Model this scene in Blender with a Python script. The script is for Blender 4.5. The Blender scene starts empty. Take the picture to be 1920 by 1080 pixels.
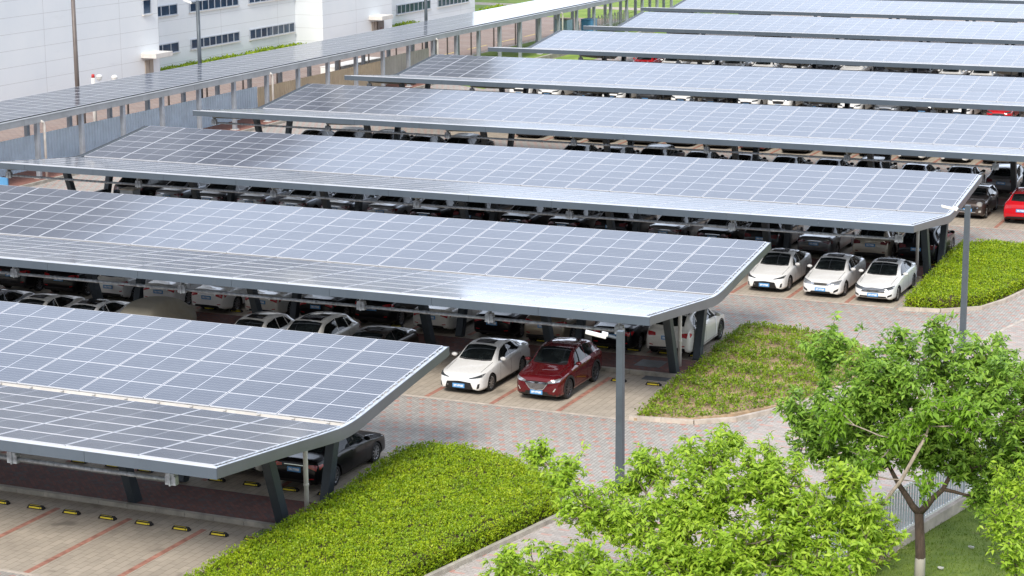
import bpy, bmesh, math, random
import numpy as np
from mathutils import Vector, Matrix
from mathutils.bvhtree import BVHTree

R = math.radians
scene = bpy.context.scene
COL = scene.collection

# ------------------------------------------------------------------ camera
cam_d = bpy.data.cameras.new('camera')
cam = bpy.data.objects.new('camera', cam_d)
COL.objects.link(cam)
_yaw, _pit, _rol = 0.41862527, 0.213838, -0.0067225
_f = Vector((-math.sin(_yaw) * math.cos(_pit), math.cos(_yaw) * math.cos(_pit), -math.sin(_pit)))
_r = Vector((math.cos(_yaw), math.sin(_yaw), 0))
_u = _r.cross(_f)
_r2 = math.cos(_rol) * _r + math.sin(_rol) * _u
_u2 = -math.sin(_rol) * _r + math.cos(_rol) * _u
CAM = Vector((27.95038, -44.05357, 19.5828))
_m = Matrix((_r2, _u2, -_f)).transposed().to_4x4()
_m.translation = CAM
cam.matrix_world = _m
cam_d.sensor_width = 36.0
cam_d.lens = 74.0949
cam_d.clip_start = 1.0
cam_d.clip_end = 3000
scene.camera = cam

# ------------------------------------------------------------------ world, sun, exposure
SUN_DIR = Vector((0.12, -0.78, 0.68)).normalized()
world = bpy.data.worlds.new("World")
scene.world = world
world.use_nodes = True
nt = world.node_tree
nt.nodes.clear()
wo = nt.nodes.new('ShaderNodeOutputWorld')
bg = nt.nodes.new('ShaderNodeBackground')
bg.inputs['Strength'].default_value = 0.1
sky = nt.nodes.new('ShaderNodeTexSky')
sky.sky_type = 'NISHITA'
sky.sun_disc = False
sky.sun_elevation = math.asin(SUN_DIR.z)
sky.sun_rotation = math.atan2(SUN_DIR.x, SUN_DIR.y)
tc = nt.nodes.new('ShaderNodeTexCoord')
mp = nt.nodes.new('ShaderNodeMapping')
mp.inputs['Scale'].default_value = (1.0, 1.0, 2.6)
nz = nt.nodes.new('ShaderNodeTexNoise')
nz.inputs['Scale'].default_value = 2.2
nz.inputs['Detail'].default_value = 6
cr = nt.nodes.new('ShaderNodeValToRGB')
cr.color_ramp.elements[0].position = 0.26
cr.color_ramp.elements[0].color = (0.50, 0.50, 0.50, 1)
cr.color_ramp.elements[1].position = 0.55
cr.color_ramp.elements[1].color = (0.96, 0.96, 0.96, 1)
mx = nt.nodes.new('ShaderNodeMix')
mx.data_type = 'RGBA'
nt.links.new(tc.outputs['Generated'], mp.inputs['Vector'])
nt.links.new(mp.outputs['Vector'], nz.inputs['Vector'])
nt.links.new(nz.outputs['Fac'], cr.inputs['Fac'])
nt.links.new(cr.outputs['Color'], mx.inputs['Factor'])
nt.links.new(sky.outputs['Color'], mx.inputs['A'])
# unseen sky shaped for the light: brighter ahead, dimmer overhead and behind
dt = nt.nodes.new('ShaderNodeVectorMath'); dt.operation = 'DOT_PRODUCT'
dt.inputs[1].default_value = Vector((-0.30, 0.90, 0.30)).normalized()
nt.links.new(tc.outputs['Generated'], dt.inputs[0])
mr = nt.nodes.new('ShaderNodeMapRange'); mr.interpolation_type = 'SMOOTHSTEP'
mr.inputs['From Min'].default_value = 0.05
mr.inputs['From Max'].default_value = 0.92
nt.links.new(dt.outputs['Value'], mr.inputs['Value'])
cm = nt.nodes.new('ShaderNodeMix'); cm.data_type = 'RGBA'
cm.inputs['A'].default_value = (11.6, 12.3, 13.8, 1)
cm.inputs['B'].default_value = (14.6, 16.4, 19.6, 1)
nt.links.new(mr.outputs['Result'], cm.inputs['Factor'])
bk = nt.nodes.new('ShaderNodeMapRange'); bk.interpolation_type = 'SMOOTHSTEP'  # sky behind the camera dimmed to deepen shade under the canopies
bk.inputs['From Min'].default_value = -0.95
bk.inputs['From Max'].default_value = -0.20
bk.inputs['To Min'].default_value = 0.30
bk.inputs['To Max'].default_value = 1.0
nt.links.new(dt.outputs['Value'], bk.inputs['Value'])
bv = nt.nodes.new('ShaderNodeVectorMath'); bv.operation = 'SCALE'
nt.links.new(cm.outputs['Result'], bv.inputs[0]); nt.links.new(bk.outputs['Result'], bv.inputs['Scale'])
sz = nt.nodes.new('ShaderNodeSeparateXYZ')
nt.links.new(tc.outputs['Generated'], sz.inputs[0])
mz = nt.nodes.new('ShaderNodeMapRange')
mz.inputs['From Min'].default_value = 0.33
mz.inputs['From Max'].default_value = 0.52
mz.inputs['To Min'].default_value = 1.14
mz.inputs['To Max'].default_value = 0.60
nt.links.new(sz.outputs['Z'], mz.inputs['Value'])
vm = nt.nodes.new('ShaderNodeVectorMath'); vm.operation = 'SCALE'
nt.links.new(bv.outputs['Vector'], vm.inputs[0])
nt.links.new(mz.outputs['Result'], vm.inputs['Scale'])
hz = nt.nodes.new('ShaderNodeMapRange')  # dark band added at the unseen horizon to dim side reflections
hz.inputs['From Min'].default_value = 0.03
hz.inputs['From Max'].default_value = 0.16
nt.links.new(sz.outputs['Z'], hz.inputs['Value'])
hf = nt.nodes.new('ShaderNodeMapRange')
hf.inputs['From Min'].default_value = 0.15
hf.inputs['From Max'].default_value = 0.55
nt.links.new(dt.outputs['Value'], hf.inputs['Value'])
hm = nt.nodes.new('ShaderNodeMath'); hm.operation = 'MAXIMUM'
nt.links.new(hz.outputs['Result'], hm.inputs[0]); nt.links.new(hf.outputs['Result'], hm.inputs[1])
tm = nt.nodes.new('ShaderNodeMix'); tm.data_type = 'RGBA'
tm.inputs['A'].default_value = (2.0, 2.5, 1.9, 1)
nt.links.new(hm.outputs[0], tm.inputs['Factor'])
nt.links.new(vm.outputs['Vector'], tm.inputs['B'])
nt.links.new(tm.outputs['Result'], mx.inputs['B'])
nt.links.new(mx.outputs['Result'], bg.inputs['Color'])
nt.links.new(bg.outputs['Background'], wo.inputs['Surface'])

sun_d = bpy.data.lights.new('sun', 'SUN')
sun_d.energy = 3.2
sun_d.angle = R(19)
sun_d.color = (1.0, 0.94, 0.86)
sun = bpy.data.objects.new('sun', sun_d)
sun.rotation_euler = (-SUN_DIR).to_track_quat('-Z', 'Y').to_euler()
sun.location = (0, 0, 80)
COL.objects.link(sun)
scene.view_settings.view_transform = 'Standard'
scene.view_settings.look = 'None'
scene.view_settings.exposure = 0.36
scene.view_settings.gamma = 1.0
scene.view_settings.use_curve_mapping = False

rnd = random.Random(7)
rng = np.random.default_rng(11)

# ------------------------------------------------------------------ materials
class NT:
    def __init__(s, name):
        s.m = bpy.data.materials.new(name)
        s.m.use_nodes = True
        s.t = s.m.node_tree
        s.b = s.t.nodes['Principled BSDF']
        s.out = s.t.nodes['Material Output']
    def n(s, typ, **kw):
        x = s.t.nodes.new(typ)
        for k, v in kw.items():
            setattr(x, k, v)
        return x
    def l(s, a, b):
        s.t.links.new(a, b)
    def math(s, op, a, b=None, c=None):
        x = s.n('ShaderNodeMath', operation=op)
        for i, v in enumerate((a, b, c)):
            if v is None: continue
            if isinstance(v, (int, float)): x.inputs[i].default_value = v
            else: s.l(v, x.inputs[i])
        return x.outputs[0]
    def mix(s, f, a, b):
        x = s.n('ShaderNodeMix', data_type='RGBA')
        for k, v in (('Factor', f), ('A', a), ('B', b)):
            if isinstance(v, (int, float)): x.inputs[k].default_value = v
            elif isinstance(v, (tuple, list)): x.inputs[k].default_value = (*v[:3], 1)
            else: s.l(v, x.inputs[k])
        return x.outputs['Result']
    def coords(s, scale=1, rot=0, which='Object'):
        t = s.n('ShaderNodeTexCoord')
        m = s.n('ShaderNodeMapping')
        m.inputs['Scale'].default_value = (scale, scale, scale) if isinstance(scale, (int, float)) else scale
        m.inputs['Rotation'].default_value = (0, 0, rot)
        s.l(t.outputs[which], m.inputs['Vector'])
        return m.outputs['Vector']
    def noise(s, vec, scale, detail=4, rough=0.6):
        x = s.n('ShaderNodeTexNoise')
        x.inputs['Scale'].default_value = scale
        x.inputs['Detail'].default_value = detail
        x.inputs['Roughness'].default_value = rough
        if vec is not None: s.l(vec, x.inputs['Vector'])
        return x.outputs['Fac']
    def ramp(s, f, lo, hi):
        x = s.n('ShaderNodeMapRange', clamp=True)
        x.inputs['From Min'].default_value = lo
        x.inputs['From Max'].default_value = hi
        s.l(f, x.inputs['Value'])
        return x.outputs['Result']
    def bump(s, h, strength=0.3, dist=0.02):
        x = s.n('ShaderNodeBump')
        x.inputs['Strength'].default_value = strength
        x.inputs['Distance'].default_value = dist
        s.l(h, x.inputs['Height'])
        s.l(x.outputs['Normal'], s.b.inputs['Normal'])
    def set(s, **kw):
        for k, v in kw.items():
            i = s.b.inputs[k.replace('_', ' ')]
            if isinstance(v, (int, float)): i.default_value = v
            elif isinstance(v, (tuple, list)): i.default_value = (*v[:3], 1) if len(v) == 3 else v
            else: s.l(v, i)
        return s

def pmat(name, col, rough=0.5, metal=0.0, var=0.12, scale=3.0, coat=0.0, spec=0.5, bump=0.0):
    k = NT(name)
    v = k.coords()
    n = k.noise(v, scale, 5)
    lo = tuple(c * (1 - var) for c in col); hi = tuple(min(1, c * (1 + var)) for c in col)
    k.set(Base_Color=k.mix(k.ramp(n, .3, .7), lo, hi), Roughness=rough, Metallic=metal)
    k.b.inputs['Coat Weight'].default_value = coat
    k.b.inputs['Coat Roughness'].default_value = 0.04
    k.b.inputs['Specular IOR Level'].default_value = spec
    if bump: k.bump(k.noise(v, scale * 8, 3), bump, .01)
    return k.m

M = {}
def road_paver(name, base, joint, pink, style):
    """small grey block pavers with a lattice of reddish inset blocks"""
    k = NT(name)
    v = k.coords()
    br = k.n('ShaderNodeTexBrick')
    br.offset = 0.5
    br.inputs['Scale'].default_value = 1.0
    br.inputs['Brick Width'].default_value = 0.24
    br.inputs['Row Height'].default_value = 0.12
    br.inputs['Mortar Size'].default_value = 0.012
    br.inputs['Mortar Smooth'].default_value = 0.3
    br.inputs['Color1'].default_value = (*[c * 0.86 for c in base], 1)
    br.inputs['Color2'].default_value = (*[c * 1.1 for c in base], 1)
    br.inputs['Mortar'].default_value = (*joint, 1)
    mp = k.n('ShaderNodeMapping')
    mp.inputs['Rotation'].default_value = (0, 0, R(90) if style == 'a' else R(8))
    k.l(v, mp.inputs['Vector']); k.l(mp.outputs['Vector'], br.inputs['Vector'])
    sx = k.n('ShaderNodeSeparateXYZ'); k.l(v, sx.inputs[0])
    px, py = (0.49, 0.50) if style == 'a' else (0.62, 0.55)
    row = k.math('FLOOR', k.math('DIVIDE', sx.outputs['Y'], py))
    fv = k.math('FRACT', k.math('DIVIDE', sx.outputs['Y'], py))
    sh = k.math('MULTIPLY', k.math('FLOORED_MODULO', row, 2.0), 0.5)
    fu = k.math('FRACT', k.math('ADD', k.math('DIVIDE', sx.outputs['X'], px), sh))
    au = k.math('MULTIPLY', k.math('ABSOLUTE', k.math('SUBTRACT', fu, .5)), px)
    av = k.math('MULTIPLY', k.math('ABSOLUTE', k.math('SUBTRACT', fv, .5)), py)
    if style == 'a':
        b1 = k.math('MULTIPLY', k.math('LESS_THAN', au, .105), k.math('LESS_THAN', av, .055))
        b2 = k.math('MULTIPLY', k.math('LESS_THAN', au, .055), k.math('LESS_THAN', av, .105))
        mk = k.math('MAXIMUM', b1, b2)
    else:
        mk = k.math('MULTIPLY', k.math('LESS_THAN', au, .17), k.math('LESS_THAN', av, .06))
    fade = k.ramp(k.noise(v, .9, 3), .32, .55)
    mk = k.math('MULTIPLY', mk, k.math('MULTIPLY_ADD', fade, .45, .5))
    c = k.mix(mk, br.outputs['Color'], pink)
    blot = k.noise(v, .35, 6, .65)
    c = k.mix(k.math('MULTIPLY', k.ramp(blot, .4, .75), .35), c, tuple(x * 1.18 for x in base))
    tyre = k.noise(k.coords((.12, 1.6, 1)), 1.2, 5, .6)
    c = k.mix(k.math('MULTIPLY', k.ramp(tyre, .52, .70), .30), c, (.20, .185, .17))
    dirt = k.noise(v, 1.7, 6, .7)
    c = k.mix(k.math('MULTIPLY', k.ramp(dirt, .5, .8), .4), c, (.17, .145, .12))
    k.set(Base_Color=c, Roughness=.85)
    k.bump(br.outputs['Fac'], .25, .006)
    return k.m
M['road'] = road_paver('grey_block_paving', (.41, .385, .352), (.20, .185, .165), (.47, .22, .17), 'a')
M['road2'] = road_paver('grey_block_paving_of_main_road', (.45, .405, .37), (.29, .255, .23), (.50, .29, .24), 'b')

def bay_paver(name, base, joint):
    k = NT(name)
    v = k.coords()
    br = k.n('ShaderNodeTexBrick')
    br.inputs['Scale'].default_value = 1.0
    br.inputs['Brick Width'].default_value = 0.5
    br.inputs['Row Height'].default_value = 0.25
    br.inputs['Mortar Size'].default_value = 0.011
    br.inputs['Mortar Smooth'].default_value = 0.4
    br.inputs['Color1'].default_value = (*[c * 0.9 for c in base], 1)
    br.inputs['Color2'].default_value = (*[c * 1.06 for c in base], 1)
    br.inputs['Mortar'].default_value = (*joint, 1)
    mp = k.n('ShaderNodeMapping'); mp.inputs['Rotation'].default_value = (0, 0, R(90))
    k.l(v, mp.inputs['Vector']); k.l(mp.outputs['Vector'], br.inputs['Vector'])
    blot = k.noise(v, .55, 7, .7)
    c = k.mix(k.math('MULTIPLY', k.ramp(blot, .45, .72), .55), br.outputs['Color'], tuple(x * .62 for x in base))
    w = k.noise(v, 1.3, 5, .6)
    c = k.mix(k.math('MULTIPLY', k.ramp(w, .5, .8), .5), c, tuple(min(1, x * 1.25) for x in base))
    oil = k.noise(v, 1.1, 2, .4)
    c = k.mix(k.math('MULTIPLY', k.ramp(oil, .66, .74), .45), c, (.10, .085, .07))
    k.set(Base_Color=c, Roughness=.9)
    k.bump(br.outputs['Fac'], .2, .006)
    return k.m
M['bay'] = bay_paver('beige_parking_paving', (.46, .40, .325), (.26, .22, .175))

def brick_strip():
    k = NT('dark_red_walkway_brick')
    v = k.coords()
    br = k.n('ShaderNodeTexBrick')
    br.inputs['Scale'].default_value = 1.0
    br.inputs['Brick Width'].default_value = 0.24
    br.inputs['Row Height'].default_value = 0.12
    br.inputs['Mortar Size'].default_value = 0.008
    br.inputs['Color1'].default_value = (.21, .085, .07, 1)
    br.inputs['Color2'].default_value = (.13, .062, .058, 1)
    br.inputs['Mortar'].default_value = (.10, .075, .065, 1)
    mp = k.n('ShaderNodeMapping'); mp.inputs['Rotation'].default_value = (0, 0, R(45))
    k.l(v, mp.inputs['Vector']); k.l(mp.outputs['Vector'], br.inputs['Vector'])
    n = k.noise(v, 5, 3)
    c = k.mix(k.math('MULTIPLY', k.ramp(n, .55, .62), .7), br.outputs['Color'], (.11, .10, .11))
    k.set(Base_Color=c, Roughness=.85)
    return k.m
M['brick'] = brick_strip()
M['stallred'] = pmat('worn_red_stall_paver', (.40, .19, .14), .85, var=.35, scale=4)
M['kerb'] = pmat('grey_kerb_stone', (.40, .37, .32), .85, var=.3, scale=2.2, bump=.2)
M['kerbp'] = pmat('pale_kerb_stone', (.50, .44, .38), .85, var=.25, scale=2.2, bump=.2)
M['soil'] = pmat('dry_sandy_soil', (.42, .30, .19), .95, var=.35, scale=3, bump=.5)
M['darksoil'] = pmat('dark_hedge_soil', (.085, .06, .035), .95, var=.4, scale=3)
M['grate'] = pmat('weathered_drain_grate', (.16, .17, .18), .6, .3)
def fascia_mat():
    k = NT('grey_painted_fascia')
    a = k.mix(k.ramp(k.noise(k.coords(), .7, 4), .3, .7), (.088, .114, .146), (.102, .130, .163))
    st = k.ramp(k.noise(k.coords((3.5, 3.5, .25)), 2.0, 6, .7), .58, .78)
    a = k.mix(k.math('MULTIPLY', st, .30), a, (.17, .175, .18))
    d = k.ramp(k.noise(k.coords((1.2, 1.2, .5)), 1.3, 6, .7), .58, .8)
    a = k.mix(k.math('MULTIPLY', d, .35), a, (.055, .06, .065))
    k.set(Base_Color=a, Roughness=.42, Metallic=.15)
    return k.m
M['fascia'] = fascia_mat()
M['edgew'] = pmat('pale_aluminium_edge', (.62, .66, .72), .35, .4, var=.05)
M['endf'] = pmat('blue_grey_end_flashing', (.16, .18, .205), .28, .55, var=.1, scale=.7)
M['alu'] = pmat('aluminium_module_frame', (.78, .79, .82), .4, .3, var=.03)
M['gutter'] = pmat('cream_gutter_sheet', (.56, .54, .51), .5, var=.14, scale=1.2)
M['steel'] = pmat('dark_blue_grey_steel', (.045, .058, .072), .45, .1, var=.2, scale=1.5)
M['beam'] = pmat('cream_painted_beam', (.26, .25, .20), .6, var=.12)
M['galv'] = pmat('mottled_galvanised_steel', (.33, .36, .39), .42, .25, var=.45, scale=7)
M['white'] = pmat('white_painted_metal', (.78, .77, .74), .45, var=.05)
M['pvc'] = pmat('stained_white_pipe', (.72, .69, .64), .5, var=.15, scale=2)
M['post'] = pmat('grey_lamp_post_steel', (.085, .105, .125), .45, .2, var=.15, scale=2)
M['brownpost'] = pmat('brown_grey_lamp_post', (.16, .135, .125), .5, .2, var=.2, scale=1)
M['rubber'] = pmat('black_rubber', (.014, .013, .014), .75, var=.2)
M['yellow'] = pmat('yellow_reflective_paint', (.75, .60, .02), .55, var=.1)
M['road_yellow'] = pmat('faded_yellow_line', (.62, .48, .16), .8, var=.25)
M['black'] = pmat('black_plastic', (.014, .014, .016), .45, var=.1)
M['darkin'] = pmat('dark_underbody', (.008, .008, .009), .9, var=.1)
M['tyre'] = pmat('tyre_rubber', (.018, .018, .019), .8, var=.2)
M['rim'] = pmat('alloy_wheel_metal', (.34, .35, .37), .3, .8, var=.05)
M['rimd'] = pmat('dark_alloy_wheel_metal', (.10, .10, .11), .35, .7, var=.05)
M['chrome'] = pmat('chrome_trim', (.72, .73, .75), .12, 1.0, var=.02)
M['headlamp'] = pmat('headlamp_glass', (.36, .38, .41), .06, .55, var=.3, scale=18, coat=1)
M['headdark'] = pmat('smoked_headlamp_glass', (.10, .11, .12), .06, .5, var=.5, scale=18, coat=1)
M['foglamp'] = pmat('fog_lamp_glass', (.66, .66, .64), .1, .6, var=.2)
M['tail'] = pmat('red_tail_lamp', (.42, .012, .018), .1, var=.3, scale=12, coat=1)
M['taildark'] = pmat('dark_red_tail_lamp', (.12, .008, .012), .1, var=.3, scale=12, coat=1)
M['sunroof'] = pmat('sunroof_glass', (.010, .009, .010), .08, var=.1, spec=.3)
M['cover'] = pmat('grey_beige_car_cover_cloth', (.30, .275, .22), .8, var=.12, scale=1.5, bump=.5)
M['blue'] = pmat('blue_painted_sheet', (.10, .30, .55), .5, var=.15)
M['paleblue'] = pmat('pale_blue_painted_sheet', (.40, .58, .72), .5, var=.1)
M['redp'] = pmat('red_plastic', (.55, .03, .03), .4, var=.1)
M['litter'] = pmat('white_paper', (.5, .5, .48), .8, var=.1)

def glass_car():
    k = NT('dark_car_glass')
    v = k.coords()
    k.set(Base_Color=k.mix(k.ramp(k.noise(v, 2.2, 3), .42, .72), (.006, .008, .009), (.018, .024, .025)), Roughness=.03)
    k.b.inputs['IOR'].default_value = 1.38
    return k.m
M['glass'] = glass_car()

def plate_mat():
    k = NT('blue_licence_plate')
    t = k.n('ShaderNodeTexCoord')
    sx = k.n('ShaderNodeSeparateXYZ'); k.l(t.outputs['Generated'], sx.inputs[0])
    a = k.math('LESS_THAN', k.math('ABSOLUTE', k.math('SUBTRACT', sx.outputs['X'], .5)), .40)
    b = k.math('LESS_THAN', k.math('ABSOLUTE', k.math('SUBTRACT', sx.outputs['Z'], .5)), .26)
    n = k.ramp(k.noise(t.outputs['Generated'], 4.5, 3), .40, .52)
    m = k.math('MULTIPLY', k.math('MULTIPLY', a, b), n)
    k.set(Base_Color=k.mix(m, (.10, .30, .60), (.72, .76, .82)), Roughness=.4)
    return k.m
M['plate'] = plate_mat()

def paint(name, col, metal=0.0, rough=.28, coat=1.0):
    k = NT(name)
    v = k.coords()
    n = k.noise(v, 14, 3)
    k.set(Base_Color=k.mix(k.ramp(n, .3, .7), tuple(c * .95 for c in col), tuple(min(1, c * 1.04) for c in col)), Roughness=rough, Metallic=metal)
    k.b.inputs['Coat Weight'].default_value = coat
    k.b.inputs['Specular IOR Level'].default_value = .12
    k.b.inputs['Coat Roughness'].default_value = .03
    return k.m
PAINT = {
    'white': paint('white_car_paint', (.84, .84, .83)),
    'pearl': paint('pearl_white_car_paint', (.74, .72, .67)),
    'red': paint('deep_red_metallic_car_paint', (.125, .006, .010), .35, .25),
    'brightred': paint('bright_red_car_paint', (.52, .010, .018), .0, .25),
    'black': paint('black_car_paint', (.006, .006, .008), coat=.45),
    'charcoal': paint('charcoal_car_paint', (.026, .028, .033), .3, coat=.6),
    'brown': paint('dark_brown_grey_car_paint', (.075, .06, .055), .4),
    'bronze': paint('dark_bronze_car_paint', (.045, .034, .027), .4, coat=.6),
    'silver': paint('silver_car_paint', (.34, .36, .39), .6),
    'grey': paint('grey_car_paint', (.17, .175, .185), .5),
    'beige': paint('pale_champagne_car_paint', (.47, .43, .36), .3),
    'tan': paint('tan_gold_car_paint', (.30, .25, .19), .4),
    'blue': paint('dark_blue_car_paint', (.015, .028, .06), .3, coat=.6),
}

def module_mat():
    k = NT('solar_cell_glass')
    uv = k.n('ShaderNodeUVMap')
    sx = k.n('ShaderNodeSeparateXYZ'); k.l(uv.outputs['UV'], sx.inputs[0])
    X = k.math('SUBTRACT', sx.outputs['X'], .5); Y = k.math('SUBTRACT', sx.outputs['Y'], .5)
    ax = k.math('MULTIPLY', k.math('ABSOLUTE', X), 2.27); ay = k.math('MULTIPLY', k.math('ABSOLUTE', Y), 1.065)
    frame = k.math('MAXIMUM', k.math('GREATER_THAN', ax, 1.135 - .026), k.math('GREATER_THAN', ay, .5325 - .019))
    mid = k.math('LESS_THAN', ax, .013)
    fx = k.math('FRACT', k.math('MULTIPLY', sx.outputs['X'], 24.0))
    fy = k.math('FRACT', k.math('MULTIPLY', sx.outputs['Y'], 6.0))
    lx = k.math('LESS_THAN', k.math('MULTIPLY', k.math('ABSOLUTE', k.math('SUBTRACT', fx, .5)), 2.0), 1.1)
    cx = k.math('GREATER_THAN', k.math('MULTIPLY', k.math('ABSOLUTE', k.math('SUBTRACT', fx, .5)), .0946), .0946 * .5 - .0035)
    cy = k.math('GREATER_THAN', k.math('MULTIPLY', k.math('ABSOLUTE', k.math('SUBTRACT', fy, .5)), .1775), .1775 * .5 - .0065)
    grid = k.math('MAXIMUM', k.math('MULTIPLY', cx, .35), k.math('MULTIPLY', cy, k.math('MULTIPLY_ADD', cx, .3, .5)))
    oi = k.n('ShaderNodeObjectInfo')
    cell = k.mix(oi.outputs['Random'], (.016, .024, .052), (.024, .033, .064))
    dust_glow = k.noise(k.coords(1, 0, 'Object'), 1.3, 5)
    cell = k.mix(k.math('MULTIPLY', k.ramp(dust_glow, .30, .75), .09), cell, (.36, .38, .43))  # dusty film, tinted blue to put sky glow into the cell colour
    c = k.mix(k.math('MULTIPLY', grid, .55), cell, (.62, .64, .70))
    c = k.mix(mid, c, (.52, .54, .60))
    c = k.mix(frame, c, (.60, .615, .66))
    k.set(Base_Color=c, Roughness=k.math('MULTIPLY_ADD', frame, .25, .13))
    k.b.inputs['IOR'].default_value = 1.8
    # dusty-glass sheen added to lighten panels where glancing reflections come out dark
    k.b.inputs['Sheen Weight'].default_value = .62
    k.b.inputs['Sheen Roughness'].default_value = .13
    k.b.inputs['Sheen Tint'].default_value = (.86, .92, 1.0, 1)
    return k.m
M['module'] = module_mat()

def wall_mat():
    k = NT('white_panel_cladding')
    v = k.coords()
    sx = k.n('ShaderNodeSeparateXYZ'); k.l(v, sx.inputs[0])
    fz = k.math('FRACT', k.math('DIVIDE', sx.outputs['Z'], 1.16))
    jz = k.math('LESS_THAN', fz, .022)
    fy = k.math('FRACT', k.math('DIVIDE', k.math('SUBTRACT', sx.outputs['Y'], 103.75), 9.5))
    jy = k.math('LESS_THAN', fy, .004)
    rib = k.math('FRACT', k.math('MULTIPLY', sx.outputs['Y'], 3.3))
    j = k.math('MAXIMUM', k.math('MULTIPLY', jz, .55), k.math('MULTIPLY', jy, .5))
    n = k.noise(v, .25, 5)
    base = k.mix(k.ramp(n, .35, .65), (.79, .83, .86), (.84, .87, .89))
    st = k.noise(k.coords((.25, .25, 1.3)), 1.0, 6, .7)
    base = k.mix(k.math('MULTIPLY', k.ramp(st, .60, .80), .25), base, (.42, .44, .46))
    k.set(Base_Color=k.mix(j, base, (.30, .29, .28)), Roughness=.6)
    k.bump(rib, .06, .01)
    return k.m
M['wall'] = wall_mat()

def corr_mat(name, col):
    k = NT(name)
    v = k.coords()
    n = k.noise(v, .8, 5)
    st = k.noise(k.coords((2.5, 2.5, .3)), 1.5, 5)
    c = k.mix(k.ramp(n, .3, .7), tuple(x * .88 for x in col), tuple(x * 1.1 for x in col))
    c = k.mix(k.math('MULTIPLY', k.ramp(st, .58, .75), .35), c, tuple(x * .55 for x in col))
    k.set(Base_Color=c, Roughness=.55)
    return k.m
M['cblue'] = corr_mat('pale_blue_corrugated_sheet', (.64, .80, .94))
M['cbeige'] = corr_mat('beige_corrugated_sheet', (.78, .65, .44))
M['cgrey'] = corr_mat('grey_corrugated_sheet', (.60, .60, .53))

def win_mat():
    k = NT('dark_blue_window_glass')
    v = k.coords()
    k.set(Base_Color=k.mix(k.ramp(k.noise(v, .8, 3), .35, .65), (.012, .035, .075), (.03, .07, .13)), Roughness=.08)
    return k.m
M['win'] = win_mat()
M['winframe'] = pmat('light_window_frame', (.50, .54, .60), .5, .2)
M['door'] = pmat('taupe_steel_door', (.36, .31, .26), .5, var=.08)
M['doordark'] = pmat('dark_brown_open_door', (.14, .115, .10), .5, var=.08)
M['canopy'] = pmat('cream_concrete_canopy', (.68, .66, .62), .7, var=.06)
M['wsteel'] = pmat('galvanised_walkway_column', (.40, .44, .49), .45, .25, var=.15, scale=2)
M['wgut'] = pmat('grey_walkway_gutter', (.38, .40, .42), .42, .3, var=.15, scale=1)

def leafmat(name, cols, trans=.35, rough=.45):
    k = NT(name)
    g = k.n('ShaderNodeNewGeometry')
    r = k.n('ShaderNodeValToRGB')
    el = r.color_ramp.elements
    el[0].position = 0; el[0].color = (*cols[0], 1)
    el[1].position = 1; el[1].color = (*cols[-1], 1)
    for i, c in enumerate(cols[1:-1]):
        e = el.new((i + 1) / (len(cols) - 1)); e.color = (*c, 1)
    big = k.noise(k.coords(), 1.1, 3)
    small = k.noise(k.coords(), 5.5, 2)
    f = k.math('MULTIPLY_ADD', k.ramp(big, .3, .7), .30, k.math('MULTIPLY_ADD', k.ramp(small, .32, .68), .28, k.math('MULTIPLY', g.outputs['Random Per Island'], .42)))
    k.l(f, r.inputs['Fac'])
    k.set(Base_Color=r.outputs['Color'], Roughness=rough)
    k.b.inputs['Specular IOR Level'].default_value = .35
    tr = k.n('ShaderNodeBsdfTranslucent')
    k.l(r.outputs['Color'], tr.inputs['Color'])
    ms = k.n('ShaderNodeMixShader'); ms.inputs[0].default_value = trans
    k.l(k.b.outputs[0], ms.inputs[1]); k.l(tr.outputs[0], ms.inputs[2])
    k.l(ms.outputs[0], k.out.inputs['Surface'])
    return k.m
M['hedgeleaf'] = leafmat('bright_hedge_leaf', [(.10, .20, .008), (.21, .34, .012), (.36, .48, .016), (.60, .66, .05)], .25)
M['hedgeleaf2'] = leafmat('mid_green_hedge_leaf', [(.07, .15, .012), (.15, .26, .016), (.27, .38, .025), (.36, .43, .04)], .25)
M['leaf1'] = leafmat('yellow_green_tree_leaf', [(.13, .25, .025), (.29, .47, .04), (.44, .62, .06), (.62, .76, .13)], .35)
M['leaf2'] = leafmat('mid_green_tree_leaf', [(.08, .18, .03), (.19, .35, .05), (.32, .51, .07), (.50, .68, .12)], .3)
M['leaf4'] = leafmat('light_green_tree_leaf', [(.14, .28, .025), (.21, .39, .03), (.32, .52, .05)], .35)
M['shrubleaf'] = leafmat('yellowish_shrub_leaf', [(.13, .15, .02), (.20, .22, .03), (.32, .32, .05)], .3)
M['grassblade'] = leafmat('lawn_grass_blade', [(.09, .16, .015), (.16, .25, .022), (.25, .30, .045)], .2, .6)
M['drygrass'] = leafmat('dry_grass_blade', [(.30, .22, .11), (.38, .28, .15), (.22, .22, .06)], .2, .7)
def lawn_mat():
    k = NT('patchy_lawn')
    v = k.coords()
    a = k.mix(k.ramp(k.noise(v, 1.3, 6), .35, .65), (.10, .16, .02), (.18, .24, .035))
    a = k.mix(k.math('MULTIPLY', k.ramp(k.noise(v, .8, 6, .7), .58, .72), .6), a, (.26, .20, .10))
    k.set(Base_Color=a, Roughness=.95)
    k.bump(k.noise(v, 25, 3), .6, .03)
    return k.m
M['lawn'] = lawn_mat()
def flawn_mat():
    k = NT('distant_bright_lawn')
    v = k.coords()
    a = k.mix(k.ramp(k.noise(v, .5, 6), .35, .65), (.12, .21, .02), (.25, .34, .05))
    k.set(Base_Color=a, Roughness=.95)
    return k.m
M['flawn'] = flawn_mat()
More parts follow.
